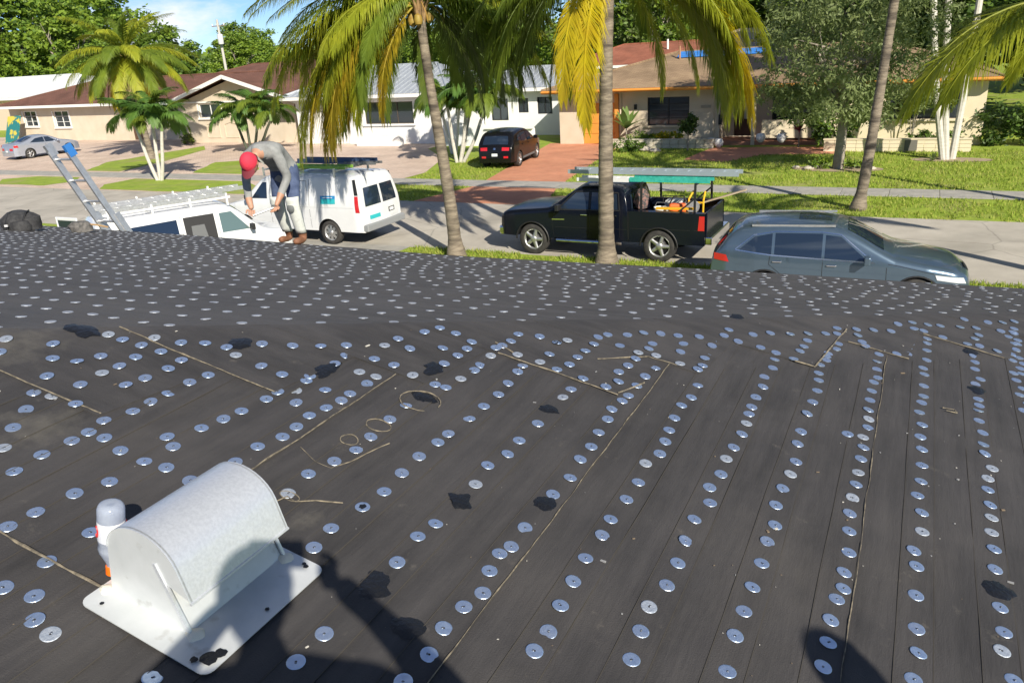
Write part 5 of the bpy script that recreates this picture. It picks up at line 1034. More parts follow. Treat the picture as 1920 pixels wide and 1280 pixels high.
# low stucco arches beside the gable window
for x0 in (-45.6, -43.9): b = MB(); b.tube([(x0, 42.98, .35), (x0, 42.98, 1.25), (x0+.6, 42.98, 1.4), (x0+1.2, 42.98, 1.25), (x0+1.2, 42.98, .35), (x0, 42.98, .35)], .03, 6); b.obj('moulding', M_stb, H3)
# ---- neighbours glimpsed behind
H4 = thing('pale_roof_house', 'house with pale white flat pitched roof at the far left edge', 'house')
b = MB(); b.box((-88, 58, 1.6), (22, 10, 3.2)); b.obj('wall', mat('peach_stucco', (.62, .5, .4), .9), H4); hip_roof(H4, -100, -72.5, 52, 64, 3.2, 5.0, -95, -78, mat('pale_roof', (.66, .68, .68), .8), M_wtrim)
H5 = thing('red_roof_house', 'house with red brown shingle roof seen behind the beige bungalow', 'house')
b = MB(); b.box((-19.5, 68, 1.5), (13.5, 9, 3.0)); b.obj('wall', M_stw, H5); hip_roof(H5, -27, -12, 62.5, 73.5, 3.3, 4.7, -23, -16.5, R_red, M_wtrim)
b = MB(); b.tube([(-18.7, 66.0, 4.2), (-18.7, 66.0, 4.95)], .08, 8); b.obj('vent_pipe', M_wtrim, H5)
H6 = thing('grey_gable_house', 'small grey gabled roof with white trim far behind the bungalow', 'house')
b = MB(); b.box((-13, 80, 1.7), (14, 8, 3.4)); b.obj('wall', M_stw, H6); hip_roof(H6, -20.5, -5, 75, 85, 3.6, 5.3, -16, -10, mat('grey_shingle', (.36, .30, .26), .9, col2=(.42, .36, .31), scale=5), M_wtrim)
H7 = thing('maroon_roof_house', 'long dark red roof seen between the gable and the palm fronds', 'house')
b = MB(); b.box((-57.5, 66, 1.7), (18, 9, 3.2)); b.obj('wall', M_stb, H7); hip_roof(H7, -68, -47, 60, 72, 3.4, 4.9, -62, -53, R_brown, M_wtrim)
# colourful panel by the left house
cb = thing('beach_banner', 'teal and yellow board leaning by the beige house at the left edge', 'board', (-68.3, 43.0, 0))
b = MB(); b.bar((0, 0, 0), (-.1, .9, 2.1), 1.7, .05, (0, -1, .4)); b.obj('panel', mat('teal_board', (.02, .17, .17), .6, col2=(.55, .45, .06), scale=1.1, lo=.48, hi=.52), cb)
# ---- utility pole
up_ = thing('utility_pole', 'pale concrete utility pole with transformer above the far trees', 'utility pole', (-74.7, 75, 0))
b = MB(); b.tube([(0, 0, 0), (-.15, 0, 9.9)], [.2, .13], 10); b.obj('pole', mat('pole_concrete', (.5, .48, .43), .9), up_, True)
b = MB(); b.lathe([(.3, 0), (.32, .1), (.32, 1.0), (.25, 1.1), (.05, 1.12)], 16, Matrix.Translation((.25, -.35, 7.2))); b.obj('transformer', mat('transformer_grey', (.6, .61, .6), .5), up_, True)
b = MB(); b.bar((-1.1, 0, 9.2), (.9, 0, 9.2), .1, .1); b.obj('crossarm', mat('old_wood', (.25, .2, .16), .9), up_)
for x in (-1, -.35, .8): b = MB(); b.lathe([(.05, 0), (.06, .1), (.02, .22)], 8, Matrix.Translation((x, 0, 9.26))); b.obj('insulator', M_wtrim, up_, True)
# ================================================================ vegetation
def leafmat(n, c, c2, tr=.35, rough=.55): return mat(n, c, rough, col2=c2, scale=1.3, detail=4, trans=tr, lo=.3, hi=.7)
F_green = leafmat('frond_green', (.12, .19, .02), (.22, .29, .03), .42); F_lime = leafmat('frond_lime', (.31, .37, .028), (.47, .48, .038), .5); F_yel = leafmat('frond_yellow', (.66, .56, .02), (.58, .43, .025), .5); F_gold = leafmat('frond_gold', (.56, .47, .035), (.48, .34, .035), .48)
F_dry = leafmat('frond_dry', (.26, .18, .08), (.18, .12, .06), .2); F_xmas = leafmat('frond_xmas', (.07, .17, .028), (.14, .25, .04)); F_dark = leafmat('frond_dark', (.08, .125, .018), (.14, .19, .025), .4)
M_trunk = mat('palm_trunk', (.15, .12, .09), .9, col2=(.29, .24, .18), scale=4, bump=.8, bscale=16, stretch=(1, 1, 5), grime=((.065, .052, .042), .9, .48, .66)); M_ptr = mat('pale_trunk', (.48, .45, .39), .85, col2=(.58, .55, .49), scale=3, bump=.4, bscale=12, stretch=(1, 1, 4)); M_bark = mat('oak_bark', (.22, .19, .155), .95, col2=(.34, .30, .25), scale=5, bump=1., bscale=14)
M_boot2 = mat('leaf_base', (.20, .12, .055), .9, col2=(.34, .22, .10), scale=9)
f2 = Vector((fw.x, fw.y, 0)).normalized()
def frond_mesh(name, L, a0, a1, seed, ll=.75, n=130, hang=.75, wid=.032, stem=.14, bend=.85):
    rr = random.Random(seed); b = MB(); P = []; p = Vector((0, 0, 0)); N = 26
    for i in range(N+1):
        P.append(p.copy()); t_ = i/N; a = radians(a0+(a1-a0)*(t_**bend)); p = p+Vector((cos(a), 0, sin(a)))*(L/N)
    b.tube(P, [.035*(1-.93*i/N)+.002 for i in range(N+1)], 5, False)
    sw_ = rr.uniform(-.12, .12)
    for i in range(n):
        t_ = stem+(1-stem)*(i+rr.random()*.6)/n; k = min(t_, .999)*N; j = int(k); q = P[j].lerp(P[j+1], k-j); d = (P[j+1]-P[j]).normalized()
        l_ = ll*(.35+.65*sin(pi*min(1, (t_-stem)/(1-stem)*.9+.12)))*rr.uniform(.82, 1.1)
        for sg in (1, -1):
            if rr.random() < .05: continue
            o_ = (Vector((rr.gauss(0, .10), sg, rr.gauss(0, .12)))*(.9-.45*t_)+d*(.45+.6*t_)+Vector((0, 0, .10))).normalized()
            h1 = hang*rr.uniform(.55, 1.15); m1 = q+o_*l_*.48+Vector((0, 0, -l_*.16*h1)); d2 = (o_*(1-h1*.62)+Vector((rr.uniform(-.1, .1), rr.uniform(-.1, .1), -h1))).normalized(); e1 = m1+d2*l_*.56
            wv = d.cross(o_).cross(o_).normalized()*wid*.5*rr.uniform(.8, 1.2)
            b.add([q-wv*.7, q+wv*.7, m1+wv, m1-wv, e1], [(0, 1, 2, 3), (3, 2, 4)])
    return b.mesh(name, F_green)
FR = {'up': [frond_mesh('frond', 3.9, 74, 2, 1, .72), frond_mesh('frond', 3.9, 62, -18, 2, .74)], 'mid': [frond_mesh('frond', 4.0, 44, -42, 3, .78), frond_mesh('frond', 3.9, 34, -52, 4, .8)],
      'low': [frond_mesh('frond', 4.1, 14, -72, 5, .98, hang=.95), frond_mesh('frond', 4.0, 4, -78, 6, 1.0, hang=.95), frond_mesh('frond', 4.1, 22, -60, 16, .98, hang=.95)], 'hang': [frond_mesh('frond', 4.0, -18, -88, 7, .8, hang=1.), frond_mesh('frond', 3.9, -35, -92, 8, .8, hang=1.)], 'drop': [frond_mesh('frond', 4.6, 28, -86, 31, 1.05, n=140, hang=1., bend=.5), frond_mesh('frond', 4.5, 15, -90, 32, 1.1, n=140, hang=1., bend=.55)], 'arch': [frond_mesh('frond', 4.2, 22, -68, 9, 1.15, n=130, hang=.9)]}
def add_frond(parent, top, kind, phi, sc, m, rr, dz=0., rel=True, tilt=0.):
    me = rr.choice(FR[kind]) if isinstance(kind, str) else rr.choice(kind); o = put('frond', me, parent)
    az = (YAW+radians(phi)) if rel else radians(phi)
    o.location = Vector(top)+Vector((cos(az)*.08, sin(az)*.08, dz)); o.rotation_euler = (tilt+rr.uniform(-.12, .12), 0, az); o.scale = (sc,)*3
    o.material_slots[0].link = 'OBJECT'; o.material_slots[0].material = m
    return o
def coco(label, base, path, top, fr, rad=(.19, .12), seed=1, nuts=4, group='coconut palms', trunk=M_trunk):
    rr = random.Random(seed); t = thing('coconut_palm', label, 'palm tree', base, 0, group); B = Vector(base)
    pts = [Vector((0, 0, -.05))]+[Vector(p)-B for p in path]+[Vector(top)-B]; pts = [Vector(p) for p in chaikin([tuple(p) for p in pts], 2)]
    # ringed trunk
    dense = []; 
    for a, c in zip(pts, pts[1:]):
        n = max(1, int((c-a).length/.07))
        for i in range(n): dense.append(a.lerp(c, i/n))
    dense.append(pts[-1]); n = len(dense); b = MB()
    b.tube(dense, [(rad[0]+(rad[1]-rad[0])*min(1, i/n*1.4))*(1.0+.03*(1 if i % 3 == 0 else -.3)+.05*nz(i*.21, seed, 1))+(.13*max(0, 1-i/9)**2) for i in range(n)], 14); b.obj('trunk', trunk, t, True)
    T = Vector(top)-B
    for i in range(12):
        a = i*2.4; b = MB(); d = Vector((cos(a), sin(a), 0)); b.tube([T+d*.09+Vector((0, 0, -.42+.03*i)), T+d*.17+Vector((0, 0, -.12+.03*i)), T+d*.30+Vector((0, 0, .10+.03*i))], [.06, .05, .02], 6); b.obj('leaf_base', M_boot2, t, True)
    for i in range(nuts):
        a = i*2.1+seed; b = MB(); b.lathe([(.01, -.15), (.09, -.1), (.12, 0), (.09, .11), (.01, .16)], 12, Matrix.Translation(T+Vector((cos(a)*.26, sin(a)*.26, -.28-.08*(i % 2))))); b.obj('coconut', mat('coconut', (.28, .16, .03), .6, col2=(.34, .26, .05), scale=6), t, True)
    for i in range(5):
        a = i*1.3+seed; b = MB(); d = Vector((cos(a), sin(a), 0)); b.tube([T, T+d*.25+Vector((0, 0, .05)), T+d*.5+Vector((0, 0, -.18)), T+d*.62+Vector((0, 0, -.45))], [.012, .01, .008, .004], 5); b.obj('flower_stalk', mat('flower_stalk', (.45, .26, .05), .8), t, True)
    for kind, phi, sc, m in fr: add_frond(t, T, kind, phi, sc, m, rr, rr.uniform(-.08, .15))
    return t
G_, L_, Y_, O_, D_ = F_green, F_lime, F_yel, F_gold, F_dark
coco('leaning coconut palm beside the road behind the worker, yellowing fronds hanging left', (-11.2, 18.6, 0), [(-11.25, 18.6, 1.5), (-11.42, 18.6, 3.2), (-11.62, 18.62, 5)], (-11.72, 18.65, 6.5),
     [('low', 172, .98, L_), ('low', 196, .92, L_), ('hang', 182, .86, O_), ('hang', 205, .8, Y_), ('low', 222, .85, L_), ('hang', 166, .88, O_), ('low', 150, .95, G_), ('mid', 186, 1, L_), ('low', 240, .7, G_), ('hang', 150, .8, D_), ('low', 12, .85, G_), ('low', -14, .8, G_), ('hang', 25, .75, D_), ('mid', 0, .9, G_), ('low', 40, .85, D_), ('low', 75, .9, G_), ('hang', 95, .75, D_), ('low', 115, .95, G_), ('mid', 60, 1, G_), ('mid', 130, 1, G_), ('mid', 210, .95, L_), ('up', 20, 1, G_), ('up', 100, 1, G_), ('up', 170, 1, G_), ('up', 250, 1, G_), ('mid', -45, .75, L_), ('up', 310, .9, G_), ('low', 205, .98, G_), ('hang', 190, .9, L_), ('low', 180, 1.05, L_), ('low', 188, 1.0, O_), ('low', 163, 1.0, L_), ('mid', 176, 1.02, L_), ('mid', 200, .98, G_), ('low', 212, .95, L_), ('hang', 176, .95, L_), ('low', 230, .8, L_), ('hang', 198, .95, O_), ('hang', 214, .8, O_), ('low', 140, .9, D_), ('low', 5, .95, G_), ('low', -25, .75, G_), ('low', 25, .95, D_), ('mid', 15, .98, G_), ('hang', 8, .85, D_), ('hang', 45, .8, D_), ('low', 55, .9, G_), ('drop', 172, 1., O_), ('drop', 184, 1., L_), ('drop', 194, .95, O_), ('drop', 178, .85, Y_), ('drop', 206, .95, L_), ('drop', 163, .95, L_), ('drop', 216, .85, L_), ('drop', 190, 1.08, L_), ('drop', 155, .9, D_), ('drop', 14, .85, G_), ('drop', 32, .85, D_), ('drop', -5, .75, G_), ('drop', 228, .8, G_), ('drop', 187, 1.15, L_), ('drop', 200, 1.1, Y_), ('drop', 175, 1.12, O_), ('drop', 168, 1.1, L_), ('low', 193, 1.12, L_), ('low', 178, 1.15, G_), ('mid', 192, 1.1, L_), ('drop', 209, 1.05, O_), ('low', 185, 1.2, L_), ('mid', 183, 1.15, L_), ('drop', 181, 1.2, L_), ('low', 201, 1.1, L_), ('low', 168, 1.1, L_), ('hang', 194, 1.05, Y_), ('low', -8, .95, L_), ('mid', -10, .95, L_), ('low', 18, 1.0, L_)], seed=3)
coco('straight coconut palm in front of the black pickup with one bright yellow hanging frond', (-6.94, 18.98, 0), [(-6.93, 18.98, 2), (-6.88, 18.98, 4.5)], (-6.78, 18.98, 7.0),
     [('hang', 236, 1.02, Y_), ('hang', 228, .95, Y_), ('low', 4, 1.02, L_), ('low', -16, .95, L_), ('mid', -5, 1.02, L_), ('low', 178, .88, D_), ('low', 160, .92, G_), ('mid', 170, .95, G_), ('hang', 150, .72, D_), ('low', 130, .9, D_), ('low', 192, .8, G_), ('mid', 110, 1, G_), ('low', 90, .9, G_), ('low', 60, .85, G_), ('mid', 30, 1, G_), ('low', 22, .9, L_), ('up', 0, 1, G_), ('up', 80, 1, G_), ('up', 160, 1, G_), ('up', 240, 1, G_), ('up', 310, 1, G_), ('mid', 255, .6, L_), ('low', -4, 1.0, L_), ('low', 10, 1.05, L_), ('hang', 0, .9, L_), ('low', 16, 1.0, L_), ('mid', 8, 1.0, G_), ('hang', 12, .85, L_), ('low', -26, .85, L_), ('low', 170, .95, G_), ('low', 184, .95, D_), ('hang', 172, .85, D_), ('low', 200, .75, G_), ('low', 145, .9, D_), ('hang', 232, .8, L_), ('drop', 2, 1.15, L_), ('drop', 9, 1.1, L_), ('drop', -8, 1.1, L_), ('drop', 6, 1.2, Y_), ('drop', 12, 1.2, L_), ('low', 2, 1.15, L_), ('drop', 16, 1.1, G_), ('drop', 178, .9, D_), ('drop', 168, .95, G_), ('drop', 190, .85, D_)], rad=(.205, .15), seed=5)
coco('slender coconut palm on the far verge behind the grey crossover', (-1.52, 26.8, 0), [(-1.38, 26.8, 1.2), (-1.22, 26.82, 3.4)], (-1.0, 26.85, 7.1),
     [('up', a, .9, G_) for a in range(0, 360, 40)]+[('mid', a, .85, G_) for a in range(20, 360, 60)], rad=(.17, .125), seed=7, trunk=M_trunk)
coco('coconut palm outside the right edge with a broad frond reaching into view', (3.9, 19.6, 0), [(3.8, 19.6, 2), (3.3, 19.6, 4)], (2.75, 19.6, 5.35),
     [('arch', 183, 1.0, L_), ('arch', 168, .85, G_), ('arch', 193, .9, L_), ('arch', 176, .95, L_), ('mid', 150, .8, D_), ('low', 200, .6, L_),  ('up', 60, .95, G_), ('up', 120, .95, G_), ('up', 0, .95, G_), ('mid', 30, 1, G_), ('mid', -30, 1, G_), ('low', 60, .9, G_), ('up', 240, .9, G_), ('mid', 95, .9, G_)], seed=9)
coco('leaning coconut palm on the verge outside the right edge', (3.9, 28.1, 0), [(3.7, 28.4, 2)], (3.2, 29.2, 7.6), [('up', a, .9, G_) for a in range(0, 360, 50)]+[('mid', a, .85, G_) for a in range(20, 360, 70)], rad=(.16, .12), seed=12)
coco('broad yellow green coconut palm in front of the brown roofed house', (-42.6, 35.3, 0), [(-42.9, 35.4, 2), (-43.4, 35.7, 4)], (-43.9, 36, 5.9),
     [('up', a+5, 1.1, (G_, L_)[i % 2]) for i, a in enumerate(range(0, 360, 30))]+[('mid', a, 1.15, (G_, L_, G_)[i % 3]) for i, a in enumerate(range(15, 375, 22))]+[('low', a, 1.0, (L_, G_, L_)[i % 3]) for i, a in enumerate(range(0, 360, 20))]+[('hang', a, .85, (Y_, L_, F_dry)[i % 3]) for i, a in enumerate((170, 215, 190, 330, 20, 290, 240, 180, 200))], rad=(.19, .13), seed=11)
# ---- small clustered palms
XF = [frond_mesh('frond', 1.85, 62, -58, 21, .58, 78, .75, .034), frond_mesh('frond', 1.8, 40, -80, 22, .6, 78, .85, .034), frond_mesh('frond', 1.8, 80, -10, 23, .52, 78, .65, .034)]
def cluster(label, base, tops, sc=1., trunk=M_ptr, seed=1, rad=.075, nf=18, m=(F_xmas, F_xmas, F_green), group='clumped christmas palms'):
    rr = random.Random(seed); t = thing('clump_palm', label, 'palm tree', base, 0, group); B = Vector(base)
    for i, tp in enumerate(tops):
        T = Vector(tp)-B; st = Vector((T.x*.15, T.y*.15, -.05)); b = MB(); pts = [st, st.lerp(T, .4)+Vector((T.x*.08, 0, 0)), st.lerp(T, .75), T]; pts = [Vector(p) for p in chaikin([tuple(p) for p in pts], 2)]
        b.tube(pts, [rad*(1.25-.35*k/len(pts)) for k in range(len(pts))], 9); b.obj('trunk', trunk, t, True)
        b = MB(); b.tube([T-Vector((0, 0, .05)), T+Vector((0, 0, .25)), T+Vector((0, 0, .45))], [rad*1.1, rad*1.2, rad*.4], 9); b.obj('crownshaft', mat('crownshaft', (.16, .24, .08), .6), t, True)
        for k in range(nf):
            add_frond(t, T+Vector((0, 0, .38)), XF, k*360/nf*1.618+rr.uniform(-15, 15), sc*rr.uniform(.85, 1.1), rr.choice(m), rr)
    return t
cluster('three trunked christmas palm clump on the left verge', (-34.05, 28.4, 0), [(-35.1, 28.5, 2.7), (-34.3, 28.9, 3.0), (-33.3, 28.5, 2.45)], 1.05, seed=2)
cluster('white trunked christmas palm clump on the lawn left of the black suv', (-20.6, 35.1, 0), [(-21.0, 35.2, 2.7), (-19.9, 35.3, 3.0), (-18.9, 35.4, 2.7), (-20.2, 35.9, 2.2)], 1.1, seed=3)
cluster('christmas palm with arching fronds before the white house window', (-22.6, 38.2, 0), [(-23.2, 38.1, 2.7), (-22.2, 38.4, 2.4)], 1.0, mat('white_trunk', (.66, .66, .63), .8), seed=4)
cluster('bushy christmas palm in front of the white garage', (-37.0, 38.0, 0), [(-37.0, 38, 2.2), (-36.0, 38.1, 2.35), (-35.0, 38.0, 1.95), (-37.9, 38.1, 1.8)], 1.05, M_dark and mat('dark_stem', (.07, .08, .05), .8), seed=5)
cluster('tall white trunked palms in front of the low cream block wall', (1.15, 37.1, 0), [(-.5, 37.1, 8.6), (.15, 37.3, 8.9), (1.6, 38.5, 8.7)], 1.5, M_ptr, seed=6, rad=.115, nf=9, group=None)
# ---- broadleaf trees
def leaf_crown(name, clumps, n, size, mats, seed, asp=1.6, dens=None, hang=0.):
    """clumps: (x, y, z, rx, ry, rz); leaf sized faces gathered in clumps with gaps between"""
    rr = random.Random(seed); b = MB(); tw = sum(c[3]*c[4] for c in clumps)
    for ci, (cx, cy, cz, rx, ry, rz) in enumerate(clumps):
        k = int(n*rx*ry/tw); sub = [(rr.gauss(0, 1), rr.gauss(0, 1), rr.gauss(0, 1)) for _ in range(max(4, k//34))]
        for _ in range(k):
            s_ = rr.choice(sub); v_ = Vector(s_).normalized()*(.62+.38*rr.random()); v_ += Vector((rr.gauss(0, .16), rr.gauss(0, .16), rr.gauss(0, .14)))
            p = Vector((cx+v_.x*rx, cy+v_.y*ry, cz+v_.z*rz)); d = Vector((rr.gauss(0, 1), rr.gauss(0, 1), rr.gauss(0, .7)-.25-hang)).normalized(); nrm = (v_*.8+Vector((rr.gauss(0, .6), rr.gauss(0, .6), .5+rr.gauss(0, .5)))).normalized()
            w_ = d.cross(nrm).normalized()*size*.5/asp*rr.uniform(.7, 1.2); l_ = d*size*rr.uniform(.7, 1.25)
            b.mi = (ci+int(rr.random()*1.6)) % len(mats) if rr.random() < .75 else rr.randrange(len(mats))
            b.add([p, p+l_*.5+w_, p+l_, p+l_*.5-w_], [(0, 1, 2, 3)])
    return b.mesh(name, mats)
T_mid = leafmat('leaf_mid', (.09, .17, .02), (.15, .25, .032)); T_bright = leafmat('leaf_bright', (.18, .28, .025), (.25, .35, .04)); T_dark = leafmat('leaf_dark', (.04, .08, .014), (.075, .13, .02)); T_oliv = leafmat('leaf_olive', (.12, .165, .05), (.19, .24, .08)); T_grey = leafmat('leaf_grey', (.19, .25, .085), (.28, .33, .13), .45)
def trunk_mesh(h_, r_, seed, limbs=6, spread=2.5, zc=None):
    rr = random.Random(seed); b = MB(); p = [(0, 0, -.1), (rr.uniform(-.1, .1), rr.uniform(-.1, .1), h_*.25), (rr.uniform(-.2, .2), rr.uniform(-.2, .2), h_*.5)]; b.tube([Vector(x) for x in chaikin(p, 2)], [r_*1.5]+[r_*(1.1-.04*i) for i in range(len(chaikin(p, 2))-1)], 10)
    e = Vector(p[-1])
    for i in range(limbs):
        a = i*2*pi/limbs+rr.uniform(-.4, .4); t_ = Vector((cos(a)*spread*rr.uniform(.5, 1), sin(a)*spread*rr.uniform(.5, 1), h_*rr.uniform(.72, .98))); m_ = e.lerp(t_, .5)+Vector((cos(a)*.3, sin(a)*.3, -.2)); s0 = e-Vector((0, 0, rr.uniform(0, h_*.15)))
        b.tube([Vector(x) for x in chaikin([tuple(s0), tuple(m_), tuple(t_)], 2)], [r_*.6*(1-.1*k) if k < 9 else r_*.06 for k in range(len(chaikin([tuple(s0), tuple(m_), tuple(t_)], 2)))], 7)
        for _ in range(3):
            q = s0.lerp(t_, rr.uniform(.4, .8)); b.tube([q, q+Vector((rr.uniform(-1, 1), rr.uniform(-1, 1), rr.uniform(.2, .9)))*spread*.4], [r_*.2, r_*.04], 5)
    return b.mesh('trunk', M_bark, True)
def rnd_clumps(seed, R, zlo, zhi, n, cr_):
    rr = random.Random(seed); out = []
    for i in range(n):
        a = i*2.39996; z = zlo+(zhi-zlo)*((i+.5)/n); t_ = (z-zlo)/(zhi-zlo); q = R*sqrt(max(.08, 1-(2*t_-.85)**2*.8))*sqrt(rr.uniform(.25, 1)); k = cr_*rr.uniform(.65, 1.3)
        out.append((cos(a)*q, sin(a)*q, z, k, k, k*.72))
    return out
TM = []
for i, (ms) in enumerate(((T_mid, T_bright, T_dark), (T_bright, T_mid, T_bright), (T_dark, T_mid, T_dark), (T_oliv, T_mid, T_bright))):
    TM.append((leaf_crown('crown', rnd_clumps(30+i, 3.6, 2.2, 9.2, 26, 1.45), 9500, .40, list(ms), 40+i), trunk_mesh(8.5, .28, 50+i)))
def tree(label, x, y, k, sc, rz, group='trees behind the houses', sx=1.):
    t = thing('broadleaf_tree', label, 'tree', (x, y, 0), rz, group); t.scale = (sc*sx, sc*sx, sc); put('crown', TM[k][0], t); put('trunk', TM[k][1], t); return t
BT = [(-108, 72, 0, 1.75, 'largest dark green tree at the far left above the pale roof'), (-92, 68, 1, 1.35, 'bright green tree above the left end of the brown roof'), (-98, 60, 1, 1.15, 'bright leafy tree just behind the pale roof at the left edge'), (-84, 74, 0, 1.0, 'dark tree behind the broad yellow green coconut palm'),
  (-118, 90, 1, 1.9, 'tall bright tree at the left corner of the picture'), (-79, 62, 1, .78, 'rounded tree right behind the brown ridge'), (-96, 104, 1, .95, None), (-84, 110, 3, .88, None), (-108, 112, 3, 1.15, None), (-74, 96, 1, .8, None), (-66, 100, 1, .8, None), (-58, 92, 0, .75, None), (-88, 92, 1, .88, None), (-50, 84, 1, .8, None),
  (-62, 78, 1, .68, None), (-42, 80, 0, 1.1, None), (-36, 72, 3, 1.15, 'dark tree behind the grey metal roof'), (-30, 84, 0, 1.3, None), (-22, 92, 1, 1.45, None), (-24, 80, 3, 1.1, 'olive tree behind the red brown roof'), (-12, 92, 0, 1.5, None), (-4, 88, 1, 1.5, None), (-15, 100, 3, 1.6, None), (-7, 72, 3, 1.2, 'pale olive tree behind the bungalow ridge'),
  (2, 62, 0, 1.35, 'green tree behind the right end of the bungalow roof'), (6.5, 54, 0, 1.3, 'dense tree behind the tall white trunked palms'), (9.5, 47, 0, 1.0, 'tree at the right edge beyond the lawn'), (6.8, 46, 0, .62, 'low dark tree filling the gap at the right of the bungalow'), (12, 70, 0, 1.6, None), (-1, 74, 0, 1.25, None)]
for i, (x, y, k, s_, lb) in enumerate(BT): tree(lb or 'far green tree in the wooded skyline behind the houses', x, y, k, s_, i*1.7, 'trees behind the houses' if lb else 'far skyline trees', 1.15)
# far woods as one mass
rr = random.Random(77); b = MB()
for _ in range(26000):
    t_ = rr.random(); x = -330+460*t_; y = 150+rr.random()*90; top = 6.5+3.5*nz(x*.05, y*.03, 2)+2*nz(x*.2, y*.1, 4); z = top*rr.random()**.6; d = Vector((rr.gauss(0, 1), rr.gauss(0, 1), rr.gauss(0, 1))).normalized()*1.5; e = d.orthogonal().normalized()*.9; p = Vector((x, y, z)); b.mi = rr.randrange(3); b.add([p, p+d*.5+e, p+d, p+d*.5-e], [(0, 1, 2, 3)])
tag(b.obj('far_wood', [T_mid, T_dark, T_bright]), 'far-off belt of green trees along the horizon', 'wood', kind='stuff')
# ---- willowy tree on the bungalow lawn
OK_ = thing('shade_tree', 'grey green fine leaved shade tree on the lawn of the bungalow', 'tree', (-2.85, 34.6, 0))
cl = rnd_clumps(91, 2.7, 2.4, 8.6, 26, 1.15)+[(-2.6, .2, 2.6, .9, .9, .8), (1.2, -.6, 2.5, 1.0, 1.0, .8), (-1.2, -.8, 2.5, 1.0, .9, .8), (2.6, 0, 3.2, .9, .9, .8), (.2, 0, 2.6, 1.1, 1, .7)]
put('crown', leaf_crown('crown', cl, 29000, .21, [T_grey, T_oliv, T_grey, T_grey], 92, 3.2, hang=.5), OK_); put('trunk', trunk_mesh(6.0, .2, 93, 8, 2.4), OK_)
# ---- shrubs and border plants
def shrub(name, label, cat, x, y, clumps, n, size, ms, stem=None, seed=1, asp=1.7):
    t = thing(name, label, cat, (x, y, 0)); put('foliage', leaf_crown('foliage', clumps, n, size, ms, seed, asp), t)
    b = MB()
    if stem: b.tube([(0, 0, -.02), (.02, 0, stem*.5), (0, 0, stem)], .035, 7)
    else:
        for i in range(5): a = i*1.3; b.tube([(0, 0, -.02), (cos(a)*.12, sin(a)*.12, clumps[0][2]*.6), (cos(a)*.3, sin(a)*.3, clumps[0][2])], [.02, .014, .006], 5)
    b.obj('stem', M_bark, t, True); return t
shrub('topiary', 'dark ball topiary on a thin stem before the bungalow window', 'shrub', -10.1, 39.3, [(0, 0, 1.25, .42, .42, .4), (.2, 0, 1.5, .3, .3, .3), (-.2, .1, 1.1, .3, .3, .25)], 1500, .13, [T_dark, T_dark, T_mid], 1.2, 1)
shrub('croton', 'yellow leaved croton in the stone planter', 'shrub', -11.5, 40.9, [(0, 0, .62, .45, .3, .25), (.4, 0, .6, .3, .25, .2), (-.4, 0, .55, .3, .25, .2)], 600, .16, [F_yel, F_lime, T_bright], None, 2)
shrub('low_hedge', 'low green hedge in the stone planter left of the croton', 'shrub', -13.1, 40.9, [(0, 0, .55, .6, .3, .25), (.6, 0, .5, .4, .3, .2)], 800, .13, [T_bright, T_mid], None, 3)
shrub('dark_bush', 'dark green bush below the stone planter beside the driveway', 'shrub', -13.3, 38.9, [(0, 0, .35, .7, .5, .35), (.6, .2, .3, .5, .4, .3)], 1100, .14, [T_dark, T_mid], None, 4)  # foliage in the dark and mid green leaf colours
shrub('round_bush', 'small round bush by the gable of the beige house', 'shrub', -46.7, 42.0, [(0, 0, .42, .5, .5, .4)], 700, .16, [T_oliv, T_bright], None, 5)
shrub('wall_creeper', 'silvery green creeper hanging over the window behind the cream wall', 'shrub', -.4, 41.0, [(0, 0, 1.95, .8, .4, .5), (1.0, 0, 1.9, .7, .4, .45), (-.6, 0, 1.6, .4, .3, .4), (.4, -.1, 2.4, .9, .4, .4)], 2200, .16, [T_grey, T_oliv, T_dark], None, 6)
shrub('porch_bush', 'tall green bush beside the porch behind the shade tree', 'shrub', -3.0, 40.2, [(0, 0, 1.0, .5, .4, .8), (.4, 0, 1.5, .4, .3, .5), (-1.0, 0, .9, .5, .4, .7), (-1.3, 0, 1.4, .4, .4, .5)], 1800, .2, [T_mid, T_bright, T_dark], None, 7)
shrub('trunk_fern', 'green fern at the foot of the shade tree', 'shrub', -3.5, 34.4, [(0, 0, .25, .35, .3, .2), (1.3, .2, .22, .3, .3, .18)], 500, .2, [T_bright, T_mid], None, 8, 3)
shrub('ledge_plants', 'row of green plants along the cream block wall', 'shrub', .4, 40.0, [(0, 0, .65, .5, .25, .2), (.8, 0, .65, .4, .25, .22), (-.6, 0, .6, .3, .2, .15)], 700, .18, [T_mid, T_oliv], None, 9, 2.5)
shrub('hedge_right', 'dark hedge along the right edge of the lawn', 'hedge', 4.3, 41.3, [(i*.9-1.5, .1*(i%2), .95, .7, .6, .9) for i in range(7)], 4200, .2, [T_dark, T_dark, T_mid], None, 10)
rr = random.Random(15)
